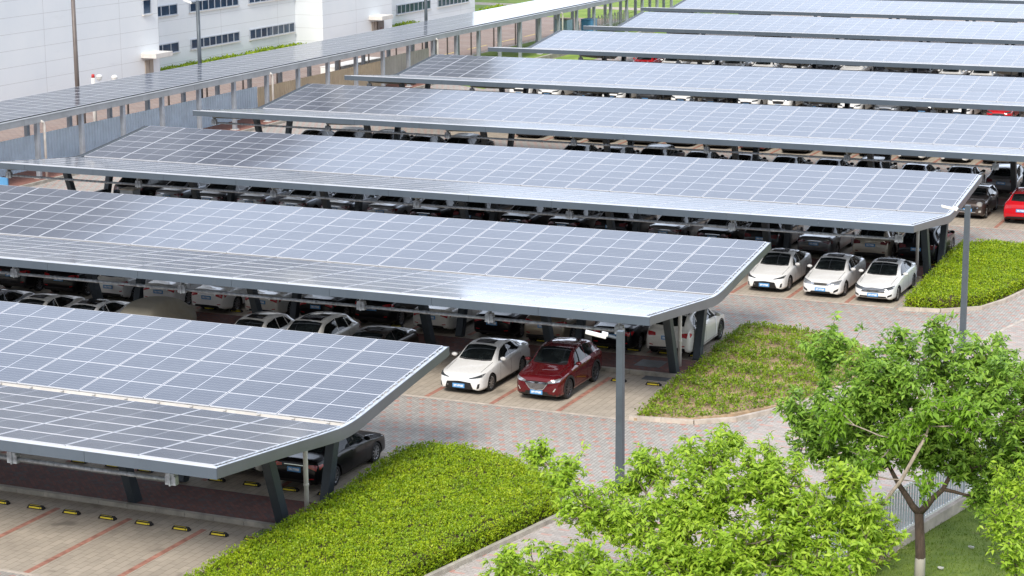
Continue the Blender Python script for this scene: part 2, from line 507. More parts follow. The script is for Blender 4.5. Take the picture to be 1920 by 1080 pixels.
def bark_mat(name, c, white=0):
    k = NT(name)
    v = k.coords((6, 6, 1.5))
    a = k.mix(k.ramp(k.noise(v, 2.5, 6), .3, .7), tuple(x * .6 for x in c), tuple(x * 1.35 for x in c))
    if white:
        sx = k.n('ShaderNodeSeparateXYZ'); k.l(k.coords(), sx.inputs[0])
        h = k.math('ADD', sx.outputs['Z'], k.math('MULTIPLY', k.noise(k.coords(), 9, 3), .12))
        a = k.mix(k.math('LESS_THAN', h, white), a, (.50, .47, .43))
    k.set(Base_Color=a, Roughness=.9)
    k.bump(k.noise(v, 6, 4), .5, .02)
    return k.m
M['bark2'] = bark_mat('dark_brown_bark', (.085, .06, .045), .95)
M['bark1'] = bark_mat('grey_brown_bark', (.16, .125, .095))
M['bark4'] = bark_mat('pale_bark', (.36, .30, .25))
def mainbrick():
    k = NT('reddish_brick_street')
    v = k.coords()
    br = k.n('ShaderNodeTexBrick')
    br.inputs['Scale'].default_value = 1.0
    br.inputs['Brick Width'].default_value = 0.6
    br.inputs['Row Height'].default_value = 0.3
    br.inputs['Mortar Size'].default_value = 0.03
    br.inputs['Color1'].default_value = (.34, .25, .21, 1)
    br.inputs['Color2'].default_value = (.27, .20, .175, 1)
    br.inputs['Mortar'].default_value = (.17, .13, .12, 1)
    k.l(v, br.inputs['Vector'])
    c = k.mix(k.math('MULTIPLY', k.ramp(k.noise(v, .4, 5), .4, .7), .4), br.outputs['Color'], (.36, .32, .29))
    k.set(Base_Color=c, Roughness=.9)
    return k.m
M['street'] = mainbrick()
M['redpath'] = pmat('red_brick_path', (.27, .125, .095), .9, var=.3, scale=3)

# ------------------------------------------------------------------ mesh helpers
class MB:
    def __init__(s): s.v = []; s.f = []; s.mi = []
    def add(s, vs, fs, mi=0):
        o = len(s.v)
        s.v += [tuple(v) for v in vs]
        for f in fs:
            s.f.append(tuple(i + o for i in f)); s.mi.append(mi)
    def box(s, a, b, mi=0, mat=None):
        x0, y0, z0 = a; x1, y1, z1 = b
        vs = [Vector(p) for p in ((x0, y0, z0), (x1, y0, z0), (x1, y1, z0), (x0, y1, z0), (x0, y0, z1), (x1, y0, z1), (x1, y1, z1), (x0, y1, z1))]
        if mat is not None: vs = [mat @ v for v in vs]
        s.add(vs, [(0, 3, 2, 1), (4, 5, 6, 7), (0, 1, 5, 4), (1, 2, 6, 5), (2, 3, 7, 6), (3, 0, 4, 7)], mi)
        return s
    def cbox(s, c, d, mi=0, mat=None):
        return s.box([c[i] - d[i] / 2 for i in range(3)], [c[i] + d[i] / 2 for i in range(3)], mi, mat)
    def bar(s, p0, p1, w, h, up=(0, 0, 1), mi=0):
        p0 = Vector(p0); p1 = Vector(p1); d = (p1 - p0).normalized()
        a = d.cross(Vector(up)); 
        if a.length < 1e-4: a = d.cross(Vector((0, 1, 0)))
        a.normalize(); b = a.cross(d).normalized()
        vs = []
        for p in (p0, p1):
            for i, j in ((-1, -1), (1, -1), (1, 1), (-1, 1)):
                vs.append(p + a * (i * w / 2) + b * (j * h / 2))
        s.add(vs, [(3, 2, 1, 0), (4, 5, 6, 7), (0, 1, 5, 4), (1, 2, 6, 5), (2, 3, 7, 6), (3, 0, 4, 7)], mi)
        return s
    def tube(s, pts, rad, n=8, mi=0, cap=True):
        pts = [Vector(p) for p in pts]
        if isinstance(rad, (int, float)): rad = [rad] * len(pts)
        o = len(s.v); prev = None
        for i, p in enumerate(pts):
            d = (pts[min(i + 1, len(pts) - 1)] - pts[max(i - 1, 0)]).normalized()
            if prev is None:
                a = d.orthogonal().normalized()
            else:
                a = (prev - d * prev.dot(d))
                a = a.normalized() if a.length > 1e-5 else d.orthogonal().normalized()
            prev = a; b = d.cross(a)
            for k in range(n):
                t = 2 * math.pi * k / n
                s.v.append(tuple(p + (a * math.cos(t) + b * math.sin(t)) * rad[i]))
        for i in range(len(pts) - 1):
            for k in range(n):
                k2 = (k + 1) % n
                s.f.append((o + i * n + k, o + i * n + k2, o + (i + 1) * n + k2, o + (i + 1) * n + k)); s.mi.append(mi)
        if cap:
            s.f.append(tuple(o + k for k in reversed(range(n)))); s.mi.append(mi)
            e = o + (len(pts) - 1) * n
            s.f.append(tuple(e + k for k in range(n))); s.mi.append(mi)
        return s
    def prism(s, poly, z0, z1, mi=0):
        n = len(poly)
        vs = [(x, y, z0) for x, y in poly] + [(x, y, z1) for x, y in poly]
        fs = [tuple(reversed(range(n))), tuple(range(n, 2 * n))] + [(i, (i + 1) % n, n + (i + 1) % n, n + i) for i in range(n)]
        s.add(vs, fs, mi)
        return s
    def build(s, name, mats, parent=None, smooth=False, bevel=0, loc=None):
        me = bpy.data.meshes.new(name)
        me.from_pydata(s.v, [], s.f)
        if not isinstance(mats, (list, tuple)): mats = [mats]
        for m in mats: me.materials.append(m)
        if len(mats) > 1: me.polygons.foreach_set('material_index', s.mi)
        if smooth: me.polygons.foreach_set('use_smooth', [True] * len(me.polygons))
        me.update()
        o = bpy.data.objects.new(name, me)
        COL.objects.link(o)
        if parent is not None: o.parent = parent
        if loc is not None: o.location = loc
        if bevel:
            md = o.modifiers.new('bevel', 'BEVEL'); md.width = bevel; md.segments = 2; md.limit_method = 'ANGLE'
        return o

def empty(name, loc, rz=0):
    o = bpy.data.objects.new(name, None)
    o.empty_display_size = .3
    o.location = loc; o.rotation_euler = (0, 0, rz)
    COL.objects.link(o)
    return o
def tag(o, label=None, cat=None, group=None, kind=None):
    if label: o['label'] = label
    if cat: o['category'] = cat
    if group: o['group'] = group
    if kind: o['kind'] = kind
    return o
def thing(name, label, cat, loc=(0, 0, 0), rz=0, group=None):
    return tag(empty(name, loc, rz), label, cat, group)
def copy_tree(o, parent=None):
    c = o.copy(); COL.objects.link(c)
    if parent is not None: c.parent = parent
    for ch in list(o.children): copy_tree(ch, c)
    return c
def struct(name, mb, mat, **kw):
    return tag(mb.build(name, mat, **kw), kind='structure')
ORD = ['first', 'second', 'third', 'fourth', 'fifth', 'sixth', 'seventh', 'eighth', 'ninth', 'tenth', 'eleventh', 'twelfth', 'thirteenth', 'fourteenth', 'fifteenth', 'sixteenth', 'seventeenth', 'eighteenth', 'nineteenth', 'twentieth', 'twenty-first', 'twenty-second']

# ------------------------------------------------------------------ layout numbers
CY = [0.0, 20.52, 40.84, 60.28, 79.77, 98.63, 117.49, 136.36, 155.83]     # front edge of each canopy
CZ = [.02, -.07, -.21, -.02, -.07, .09, .06, .06, .0]
CR = [0.0, 4.14, 8.22, 12.3, 16.4, 16.0, 16.0, 14.0, 14.0]                # right end of the modules
CL = -37.8
WA, WB, WG = 6.51, 6.37, .58
ZF, ZV, ZB = 3.787, 3.06, 3.857
MX = 2.30
ST = 2.531

# ------------------------------------------------------------------ ground and roads
def sheet(name, poly, z, mat):
    mb = MB(); mb.add([(x, y, z) for x, y in poly], [tuple(range(len(poly)))])
    return struct(name, mb, mat)
sheet('ground', [(-900, -300), (900, -300), (900, 1500), (-900, 1500)], -.012, M['road'])
# main road to the right of the hedges
sheet('main_road', [(3.2, -6), (4.4, 4.3), (5.45, 10.4), (7.2, 14.5), (7.9, 21.7), (8.6, 24), (11.62, 31.5), (12.0, 35.2), (12.6, 38.6), (13.1, 41), (15, 52), (17, 62), (40, 62), (40, 30), (19.2, 30), (16.0, 15.6), (12.2, -6)], -.006, M['road2'])
line = MB()
for a, b in (((8.6, 24), (11.62, 31.5)), ((11.62, 31.5), (12.0, 35.2)), ((12.0, 35.2), (12.6, 38.6)), ((12.6, 38.6), (13.1, 41))):
    line.bar((*a, -.001), (*b, -.001), .16, .006)
struct('road_edge_strip', line, M['kerbp'])

bay = MB(); lines = MB(); edge = MB(); strip = MB(); kerb = MB()
for i, y0 in enumerate(CY):
    xr = CR[i] - .6 if i < 3 else CR[i]
    xl = CL + 5.5
    for a, b in ((y0 + .1, y0 + 5.86), (y0 + 8.25, y0 + 13.9)):
        bay.add([(xl, a, -.004), (xr, a, -.004), (xr, b, -.004), (xl, b, -.004)], [(0, 1, 2, 3)])
    edge.box((xl, y0 + .0, -.02), (xr, y0 + .1, .004))
    edge.box((xl, y0 + 13.9, -.02), (xr, y0 + 14.0, .004))
    base = {0: -3.66, 1: .87, 2: 5.54}.get(i, 5.4)
    x = base + ST * 4
    while x > xl:
        if x < xr - .3:
            lines.box((x - .09, y0 + .12, -.02), (x + .09, y0 + 5.1, .002))
            lines.box((x - .09, y0 + 9.1, -.02), (x + .09, y0 + 13.85, .002))
        x -= ST
    strip.box((xl, y0 + 6.02, -.02), (xr - .2, y0 + 8.13, .128))
    n = int((xr - xl) / 1.0)
    for j in range(n):
        xa = xr - .2 - (j + 1) * 1.0; xb = xa + .985
        kerb.box((xa, y0 + 5.86, -.02), (xb, y0 + 6.02, .135))
        if i < 4: kerb.box((xa, y0 + 8.13, -.02), (xb, y0 + 8.25, .10))
struct('parking_bay_paving', bay, M['bay'])
struct('stall_lines', lines, M['stallred'])
struct('bay_edge_strip', edge, M['kerbp'])
struct('walkway_strip', strip, M['brick'])
struct('kerb', kerb, M['kerb'])
# drain covers
g1 = MB(); g1.box((-2.1, 5.25, -.01), (-1.35, 5.8, .012))
for k in range(6): g1.box((-2.1, 5.28 + k * .09, .012), (-1.35, 5.32 + k * .09, .022))
tag(g1.build('drain_grate', M['grate']), 'grey slotted drain grate by the kerb at the foot of the nearest canopy column', 'drain grate')
g2 = MB(); g2.box((2.0, CY[1] + 5.3, -.01), (2.95, CY[1] + 5.8, .012))
for k in range(6): g2.box((2.0, CY[1] + 5.33 + k * .08, .012), (2.95, CY[1] + 5.36 + k * .08, .022))
tag(g2.build('drain_grate', M['grate']), 'grey drain grate by the kerb beside the empty stall next to the red SUV', 'drain grate')
g3 = MB(); g3.box((1.2, CY[1] + 6.6, .12), (2.2, CY[1] + 7.6, .137)); g3.box((1.28, CY[1] + 6.68, .137), (2.12, CY[1] + 7.52, .141))
tag(g3.build('manhole_cover', M['grate']), 'square grey manhole cover in the brick walkway behind the empty stall', 'manhole cover')

# ------------------------------------------------------------------ solar canopies
from bpy_extras.object_utils import world_to_camera_view
scene.render.resolution_x, scene.render.resolution_y = 1024, 576
bpy.context.view_layer.update()

def module_mesh():
    w, d, h = 2.27 / 2, 1.065 / 2, .036
    me = bpy.data.meshes.new('solar_panel')
    v = [(-w, -d, -h), (w, -d, -h), (w, d, -h), (-w, d, -h), (-w, -d, 0), (w, -d, 0), (w, d, 0), (-w, d, 0)]
    f = [(4, 5, 6, 7), (0, 3, 2, 1), (0, 1, 5, 4), (1, 2, 6, 5), (2, 3, 7, 6), (3, 0, 4, 7)]
    me.from_pydata(v, [], f)
    uv = me.uv_layers.new(name='UVMap')
    for p in me.polygons:
        for k, li in enumerate(p.loop_indices):
            uv.data[li].uv = [(0, 0), (1, 0), (1, 1), (0, 1)][k] if p.index == 0 else ((.27, .42) if p.index == 1 else (0, 0))
    me.materials.append(M['module'])
    return me
MOD = module_mesh()
_mv = np.array([v.co for v in MOD.vertices])

def panels_mass(name, mats, parent):
    n = len(mats)
    V = np.concatenate([(_mv @ np.array(m.to_3x3()).T + np.array(m.translation)) for m in mats])
    me = bpy.data.meshes.new(name)
    base = [tuple(p.vertices) for p in MOD.polygons]
    F = [tuple(i + 8 * k for i in f) for k in range(n) for f in base]
    me.from_pydata(V.tolist(), [], F)
    uv = me.uv_layers.new(name='UVMap')
    pat = np.zeros((24, 2), np.float32); pat[:4] = [(0, 0), (1, 0), (1, 1), (0, 1)]; pat[4:8] = (.27, .42)
    uv.data.foreach_set('uv', np.tile(pat, (n, 1)).ravel())
    me.materials.append(M['module']); me.update()
    o = bpy.data.objects.new(name, me); COL.objects.link(o); o.parent = parent
    o['kind'] = 'stuff'
    return o

CNAME = ['nearest', 'second', 'third', 'fourth', 'fifth', 'sixth', 'seventh', 'eighth', 'farthest']
CDESC = ['nearest solar carport canopy, its right end above the black sedan and the big hedge',
         'second solar carport canopy from the front, its right end above the white SUV',
         'third solar carport canopy from the front, its right corner behind the second lamp post',
         'fourth solar carport canopy from the front, black cars parked beneath its front edge',
         'fifth solar carport canopy from the front, front edge meeting the end of the beige fence',
         'sixth solar carport canopy from the front, red car roof showing below its left end',
         'seventh solar carport canopy from the front, left tip beside the pale blue boxes',
         'eighth solar carport canopy from the front, second from the top edge of the picture',
         'farthest solar carport canopy, a thin strip at the top right of the picture']

def zprof(t):      # height of the module plane at distance t behind the front edge
    WA, WG = _w
    if t <= WA: return ZF + (ZV - ZF) * t / WA
    if t <= WA + WG: return ZV
    return ZV + (ZB - ZV) * (t - WA - WG) / WB

WA0, WG0 = WA, WG
GRID = {}
for i, y0 in enumerate(CY):
    WA, WG = (WA0 + .16, WG0 - .16) if i == 0 else (WA0 + .34, WG0 - .34)
    _w = (WA, WG)
    xr, xl, dz = CR[i], CL, CZ[i]
    nmod = int(round((xr - xl) / MX)); xl = xr - nmod * MX
    T = thing('solar_carport', CDESC[i], 'solar carport', (xr, y0, 0), 0, 'solar carport canopies over the parking rows')
    # modules
    mats = []
    for wing in (0, 1):
        dy, dzz = (WA, ZV - ZF) if wing == 0 else (WB, ZB - ZV)
        ang = math.atan2(dzz, dy); ln = math.hypot(dy, dzz)
        for rI in range(6):
            t = (rI + .5) / 6
            yy = dy * t + (0 if wing == 0 else WA + WG)
            zz = (ZF if wing == 0 else ZV) + dzz * t + dz
            for c in range(nmod):
                m = Matrix.Translation((-(c + .5) * MX, yy, zz)) @ Matrix.Rotation(ang, 4, 'X')
                w = Vector((xr, y0, 0)) + m.translation
                s = world_to_camera_view(scene, cam, w)
                vis = -.03 < s.x < 1.03 and -.04 < s.y < 1.04
                mats.append((0 if vis else 1, (w - CAM).length * (1 if wing else 1.12), m))
    mats = [(a, b, m @ Matrix.Rotation(R(rnd.gauss(0, .13)), 4, 'X') @ Matrix.Rotation(R(rnd.gauss(0, .10)), 4, 'Y')) for a, b, m in mats]
    mats.sort(key=lambda a: a[:2])
    lim = 100 if i < 8 else 40
    for q, (_, _, m) in enumerate(mats[:lim]):
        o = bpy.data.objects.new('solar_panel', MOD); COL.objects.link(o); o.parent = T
        o.matrix_local = m
    panels_mass('solar_panel', [m for _, _, m in mats[lim:]], T)
    L = -(nmod * MX)
    E1 = .17
    # front fascia in 4 m lengths
    mb = MB(); x = E1
    while x > L - .4:
        xa = max(x - 4.05, L - .4)
        mb.box((xa + .006, -.16, ZF + dz - .33), (x - .006, -.135, ZF + dz - .035))
        x -= 4.05
    mb.build('front_fascia', M['fascia'], T)
    MB().box((L - .4, -.165, ZF + dz - .035), (E1, -.02, ZF + dz - .022)).build('edge_trim', M['edgew'], T)
    # back fascia
    YB = WA + WG + WB
    MB().box((L - .3, YB + .05, ZB + dz - .30), (E1, YB + .075, ZB + dz - .03)).build('back_fascia', M['fascia'], T)
    # end fascias follow the V profile
    ts = [-.134] + [WA * k / 5 for k in range(1, 5)] + [WA - .35, WA - .1, WA + .12, WA + .34, WA + .56, WA + .78, WA + 1.1] + [WA + WG + WB * k / 5 for k in range(2, 5)] + [YB + .049]
    def zs(t):
        a = .45
        c = WA + WG / 2
        if abs(t - c) < a + .5:      # rounded valley
            z1 = zprof(c - a - .5); z2 = zprof(c + a + .5); q = (t - (c - a - .5)) / (2 * a + 1)
            zc = ZV - .02
            return (1 - q) ** 2 * z1 + 2 * q * (1 - q) * zc + q * q * z2
        return zprof(t)
    for side, x0 in (('r', E1 - .025), ('l', L - .40)):
        mb = MB(); n = len(ts)
        for t in ts:
            z = zs(t) + dz - .03
            dp = .30 + .07 * math.exp(-((t - WA - .3) / 2.5) ** 2)
            mb.v += [(x0, t, z), (x0 + .025, t, z), (x0 + .025, t, z - dp), (x0, t, z - dp)]
        for k in range(n - 1):
            for q in range(4):
                mb.f.append((4 * k + q, 4 * k + (q + 1) % 4, 4 * k + 4 + (q + 1) % 4, 4 * k + 4 + q)); mb.mi.append(0)
        mb.f += [(3, 2, 1, 0), tuple(4 * (n - 1) + q for q in range(4))]; mb.mi += [0, 0]
        mb.build('end_fascia', M['endf'], T)
        # pale ledge between fascia and modules with clamp blocks
        mb = MB()
        xa, xb = (.01, E1 - .027) if side == 'r' else (L - .37, L - .01)
        for k in range(n - 1):
            za, zb = zs(ts[k]) + dz - .045, zs(ts[k + 1]) + dz - .045
            mb.add([(xa, ts[k], za), (xb, ts[k], za), (xb, ts[k + 1], zb), (xa, ts[k + 1], zb)], [(0, 1, 2, 3)])
        for wing in (0, 1):
            for k in range(24):
                t = (WA * (k + .5) / 24) if wing == 0 else WA + WG + WB * (k + .5) / 24
                if k % 2 == 0 or True:
                    z = zprof(t) + dz - .005
                    mb.cbox(((xa + .012) if side == 'r' else (xb - .012), t, z), (.022, .20 if k % 2 else .03, .02))
        mb.build('edge_ledge', M['edgew'] if side == 'r' else M['steel'], T)
    # valley gutter
    mb = MB()
    mb.box((L - .3, WA + .02, ZV + dz - .16), (E1 - .03, WA + WG - .02, ZV + dz - .13))
    mb.box((L - .3, WA + WG - .05, ZV + dz - .13), (E1 - .03, WA + WG - .02, ZV + dz - .045))
    mb.box((L - .3, WA + .02, ZV + dz - .13), (E1 - .03, WA + .05, ZV + dz - .05))
    for c in range(nmod * 2):
        mb.cbox((-(c + .5) * MX / 2, WA + WG - .09, ZV + dz - .055), (.12, .10, .02))
    mb.build('valley_gutter', M['gutter'], T)
    # purlins
    mb = MB()
    for t in (.5, 2.2, 4.2, 6.1, 7.5, 9.3, 11.2, 13.0):
        z = zprof(t) + dz - .09
        mb.box((L - .2, t - .03, z - .10), (E1 - .05, t + .03, z + .045))
    mb.build('purlins', M['beam'], T)
    # frames: V beam, two leaning columns, pipe bracket
    grid = [(.32 if i == 2 else .15) - 7.58 * k for k in range(-2, 5)] + [-37.72]
    if i == 0: grid = [-1.7, -6.75, -14.3, -21.9, -29.5, -37.1]
    if i == 1: grid = [2.95, -1.90, -6.96, -14.5, -22.1, -29.7, -37.2]
    if i == 2: grid = [7.6] + grid[2:]
    GRID[i] = grid
    xs = [g - xr for g in grid if xr + L - .1 < g < xr - .5]
    for x in xs:
        wpos = Vector((xr + x, y0, 2))
        s = world_to_camera_view(scene, cam, wpos)
        if not (-.25 < s.x < 1.2): continue
        mb = MB()
        pr = [(.55, ), (3.3, ), (WA + .29, ), (10., ), (13.0, )]
        pz = [zprof(t) + dz - .19 for (t,) in pr]
        dps = [.26, .36, .46, .36, .22]
        for (t,), z, dp in zip(pr, pz, dps):
            mb.v += [(x - .10, t, z), (x + .10, t, z), (x + .10, t, z - dp), (x - .10, t, z - dp)]
        for k in range(len(pr) - 1):
            for q in range(4):
                mb.f.append((4 * k + q, 4 * k + (q + 1) % 4, 4 * k + 4 + (q + 1) % 4, 4 * k + 4 + q)); mb.mi.append(0)
        e = 4 * (len(pr) - 1)
        mb.f += [(3, 2, 1, 0), (e, e + 1, e + 2, e + 3)]; mb.mi += [0, 0]
        mb.build('roof_beam', M['beam'], T)
        MB().bar((x, 6.28, -.01), (x, 5.22, zprof(5.22) + dz - .30), .28, .34, (0, 1, 0)).build('column', M['steel'], T, bevel=.012)
        MB().bar((x, 8.78, -.01), (x, 9.70, zprof(9.70) + dz - .30), .28, .34, (0, 1, 0)).build('column', M['steel'], T, bevel=.012)
        mb = MB()
        mb.box((x - .16, .52, ZF + dz - .90), (x - .02, .68, ZF + dz - .66))
        mb.box((x + .02, .52, ZF + dz - .90), (x + .16, .68, ZF + dz - .66))
        mb.box((x - .02, .48, ZF + dz - .92), (x + .02, .74, ZF + dz - .36))
        mb.box((x - .13, .50, ZF + dz - .66), (x + .13, .70, ZF + dz - .585))
        mb.build('pipe_bracket', M['galv'], T)
    mb = MB()
    for a, b in zip(xs[:-1], xs[1:]):
        mb.tube([(a - .16, .6, ZF + dz - .78), (b + .16, .6, ZF + dz - .78)], .055, 10)
        for q in (.25, .5, .75):
            xm = a + (b - a) * q
            mb.tube([(xm - .09, .6, ZF + dz - .78), (xm + .09, .6, ZF + dz - .78)], .064, 10)
    mb.build('galvanised_pipe', M['galv'], T, smooth=True)
    if i < 3:
        dp = MB()
        dp.tube([(-1.32, WA + .29, .12), (-1.32, WA + .29, ZV + dz - .2)], .072, 10)
        dp.tube([(-1.32, WA + .29, 1.05), (-1.32, WA + .29, 1.12)], .085, 10)
        dp.build('downpipe', M['pvc'], T, smooth=True)
    if i in (2, 3):     # low braces between the left columns
        x = xs[-1]
        mb = MB(); mb.bar((x, 6.1, .75), (x, 8.95, .75), .14, .14); mb.bar((x, 6.2, .35), (x, 8.9, .35), .14, .14)
        mb.build('low_brace', M['steel'], T)

# ------------------------------------------------------------------ wheel stops
def make_stop():
    T = empty('wheel_stop', (0, 0, 0))
    mb = MB()
    l, w, h = .29, .08, .10
    mb.add([(-l, -w, 0), (l, -w, 0), (l, w, 0), (-l, w, 0), (-l + .05, -w + .035, h), (l - .05, -w + .035, h), (l - .05, w - .035, h), (-l + .05, w - .035, h)],
           [(0, 3, 2, 1), (4, 5, 6, 7), (0, 1, 5, 4), (1, 2, 6, 5), (2, 3, 7, 6), (3, 0, 4, 7)])
    mb.tube([(l - .02, 0, .04), (l + .02, 0, .04)], .035, 8)
    mb.build('block', M['rubber'], T)
    y = MB()
    y.add([(-.21, -.0745, .022), (.17, -.0745, .022), (.17, -.0505, .082), (-.21, -.0505, .082)], [(0, 1, 2, 3)])
    y.add([(.19, -.0745, .03), (.235, -.0745, .03), (.225, -.0545, .072), (.19, -.0545, .072)], [(0, 1, 2, 3)])
    y.add([(-.2, -.042, .1025), (.17, -.042, .1025), (.17, .0, .1025), (-.2, .0, .1025)], [(0, 1, 2, 3)])
    y.build('yellow_stripe', M['yellow'], T)
    return T
stop0 = make_stop(); _used = [0]
def put_stop(x, y, label, flip=False):
    o = stop0 if not _used[0] else copy_tree(stop0)
    _used[0] = 1
    o.location = (x, y, 0); o.rotation_euler = (0, 0, rnd.uniform(-.02, .02))
    tag(o, label, 'wheel stop', 'black and yellow wheel stops')
fr = [-1.86, -2.99, -4.25, -5.52, -6.78, -8.05, -9.31, -10.58]
for k, x in enumerate(fr):
    put_stop(x, 4.82, f'yellow striped wheel stop in the empty bays before the nearest canopy, {ORD[k]} from the hedge')
for k, x in enumerate([-1.95, -3.2, -4.55, -5.8, -7.1, -8.4, -9.6, -10.9]):
    put_stop(x, 9.25, f'shaded wheel stop beyond the brick walkway of the nearest canopy, {ORD[k]} from the right')
put_stop(1.35, CY[1] + 4.68, 'wheel stop half hidden by the lamp post in the empty stall beside the red SUV')
put_stop(2.70, CY[1] + 4.66, 'wheel stop beside the sparse hedge in the empty stall of the second canopy')
for k, x in enumerate([2.75, 1.5, .2, -1.05, -2.3, -3.6, -10.0, -17.5, -18.8]):
    put_stop(x, CY[1] + 9.22, f'shaded wheel stop at the back row of the second canopy, {ORD[k]} from the right')
put_stop(7.3, CY[2] + 9.25, 'wheel stop behind the dark SUV near the right columns of the third canopy')

# ------------------------------------------------------------------ cars
def pchip(x, y, xq):
    x = np.asarray(x, float); y = np.asarray(y, float); xq = np.asarray(xq, float)
    h = np.diff(x); d = np.diff(y, axis=0) / h.reshape(-1, *[1] * (y.ndim - 1))
    m = np.zeros_like(y)
    hh = h.reshape(-1, *[1] * (y.ndim - 1))
    w1 = 2 * hh[1:] + hh[:-1]; w2 = hh[1:] + 2 * hh[:-1]
    a, b = d[:-1], d[1:]
    ok = a * b > 0
    with np.errstate(divide='ignore', invalid='ignore'):
        mm = (w1 + w2) / (w1 / a + w2 / b)
    m[1:-1] = np.where(ok, mm, 0)
    m[0] = d[0]; m[-1] = d[-1]
    k = np.clip(np.searchsorted(x, xq, side='right') - 1, 0, len(x) - 2)
    t = ((xq - x[k]) / h[k]).reshape(-1, *[1] * (y.ndim - 1)); H = hh[k]
    return ((1 + 2 * t) * (1 - t) ** 2) * y[k] + t * (1 - t) ** 2 * H * m[k] + t * t * (3 - 2 * t) * y[k + 1] + t * t * (t - 1) * H * m[k + 1]

#            x     zb   hw   zs    ws   zt    wt     (front at x=0)
SEDAN = dict(L=4.63, wb=(.93, 3.63), wr=.325, st=[
    (0.00, .36, .50, .52, .47, .56, .30), (0.04, .25, .66, .60, .62, .665, .45), (0.12, .20, .76, .66, .72, .735, .55),
    (0.30, .185, .84, .715, .80, .785, .62), (0.60, .185, .875, .765, .835, .845, .66), (1.05, .19, .89, .83, .84, .93, .66),
    (1.34, .19, .89, .885, .835, .985, .67), (1.62, .19, .89, .91, .83, 1.14, .655), (2.12, .19, .89, .93, .83, 1.375, .60),
    (2.60, .19, .89, .945, .83, 1.435, .575), (3.15, .19, .89, .96, .83, 1.40, .565), (3.55, .19, .89, .975, .82, 1.27, .585),
    (3.98, .20, .885, .985, .80, 1.085, .64), (4.30, .23, .86, .985, .77, 1.055, .62), (4.50, .27, .81, .97, .72, 1.045, .57),
    (4.58, .31, .77, .86, .68, .93, .52), (4.63, .40, .70, .62, .62, .68, .44)])
SUV = dict(L=4.50, wb=(.90, 3.56), wr=.36, st=[
    (0.00, .42, .52, .62, .48, .70, .32), (0.05, .30, .68, .74, .63, .83, .46), (0.12, .24, .78, .80, .73, .915, .56),
    (0.30, .22, .86, .86, .81, .965, .63), (0.60, .22, .90, .91, .85, 1.02, .67), (1.00, .22, .915, .965, .86, 1.085, .67),
    (1.22, .22, .92, 1.00, .86, 1.13, .68), (1.50, .22, .92, 1.02, .86, 1.30, .67), (1.98, .22, .92, 1.04, .86, 1.555, .62),
    (2.50, .22, .92, 1.06, .855, 1.63, .60), (3.20, .22, .92, 1.08, .85, 1.60, .585), (3.72, .22, .915, 1.10, .84, 1.525, .565),
    (4.02, .25, .90, 1.10, .82, 1.37, .575), (4.27, .28, .87, 1.07, .79, 1.14, .62), (4.40, .32, .84, .99, .76, 1.04, .60),
    (4.46, .36, .81, .80, .73, .88, .55), (4.50, .42, .75, .64, .68, .70, .48)])
BIG = dict(L=4.78, wb=(.95, 3.78), wr=.37, st=[(x * 4.78 / 4.5, zb, hw * 1.02, zs * 1.045, ws * 1.02, zt * 1.05, wt * 1.03) for x, zb, hw, zs, ws, zt, wt in SUV['st']])
HATCH = dict(L=4.15, wb=(.85, 3.38), wr=.32, st=[(x * 4.15 / 4.5, zb * .9, hw * .955, zs * .90, ws * .955, zt * .905, wt * .96) for x, zb, hw, zs, ws, zt, wt in SUV['st']])
MINI = dict(L=3.98, wb=(.72, 3.30), wr=.32, st=[
    (0.00, .36, .56, .60, .52, .66, .36), (0.05, .26, .70, .72, .65, .80, .48), (0.14, .20, .79, .80, .73, .89, .58),
    (0.35, .18, .85, .87, .78, .95, .64), (0.70, .18, .865, .91, .80, 1.00, .67), (1.05, .18, .865, .94, .80, 1.03, .68),
    (1.22, .18, .865, .955, .80, 1.06, .68), (1.42, .18, .865, .96, .80, 1.22, .665), (1.72, .18, .865, .97, .80, 1.37, .63),
    (2.20, .18, .865, .98, .80, 1.43, .61), (2.90, .18, .865, .985, .795, 1.41, .60), (3.45, .19, .86, .99, .785, 1.37, .59),
    (3.70, .22, .84, .98, .76, 1.20, .61), (3.84, .26, .81, .95, .73, 1.02, .62), (3.92, .30, .78, .80, .70, .88, .57), (3.98, .38, .71, .60, .64, .66, .48)])
PORSCHE = dict(L=4.68, wb=(.95, 3.75), wr=.37, st=[(x * 4.68 / 4.5, zb, hw * 1.03, zs * .97, ws * 1.03, zt * .985, wt * 1.0) for x, zb, hw, zs, ws, zt, wt in SUV['st']])
CROSS = dict(L=4.28, wb=(.87, 3.41), wr=.365, st=[(x * 4.28 / 4.5, zb, hw * .985, zs * 1.0, ws * .985, zt * (1 + .02 * min(1, max(0, zt - 1))), wt) for x, zb, hw, zs, ws, zt, wt in SUV['st']])
SPEC = dict(crossover=CROSS, sedan=SEDAN, suv=SUV, big=BIG, hatch=HATCH, mini=MINI, coupe=PORSCHE)

def ring(row):
    zb, hw, zs, ws, zt, wt = row
    crown = min(.05, (zt - zs) * .35)
    return np.array([(hw - .07, zb), (hw - .005, zb + .10), (hw, zb + (zs - zb) * .55), (hw * .6 + ws * .4, zb + (zs - zb) * .86), (ws, zs),
                     (ws * .9 + wt * .1, zs + (zt - crown - zs) * .12), ((ws + wt) / 2 * .99, zs + (zt - crown - zs) * .58), (wt, zt - crown), (wt * .55, zt - crown * .25), (0, zt)])

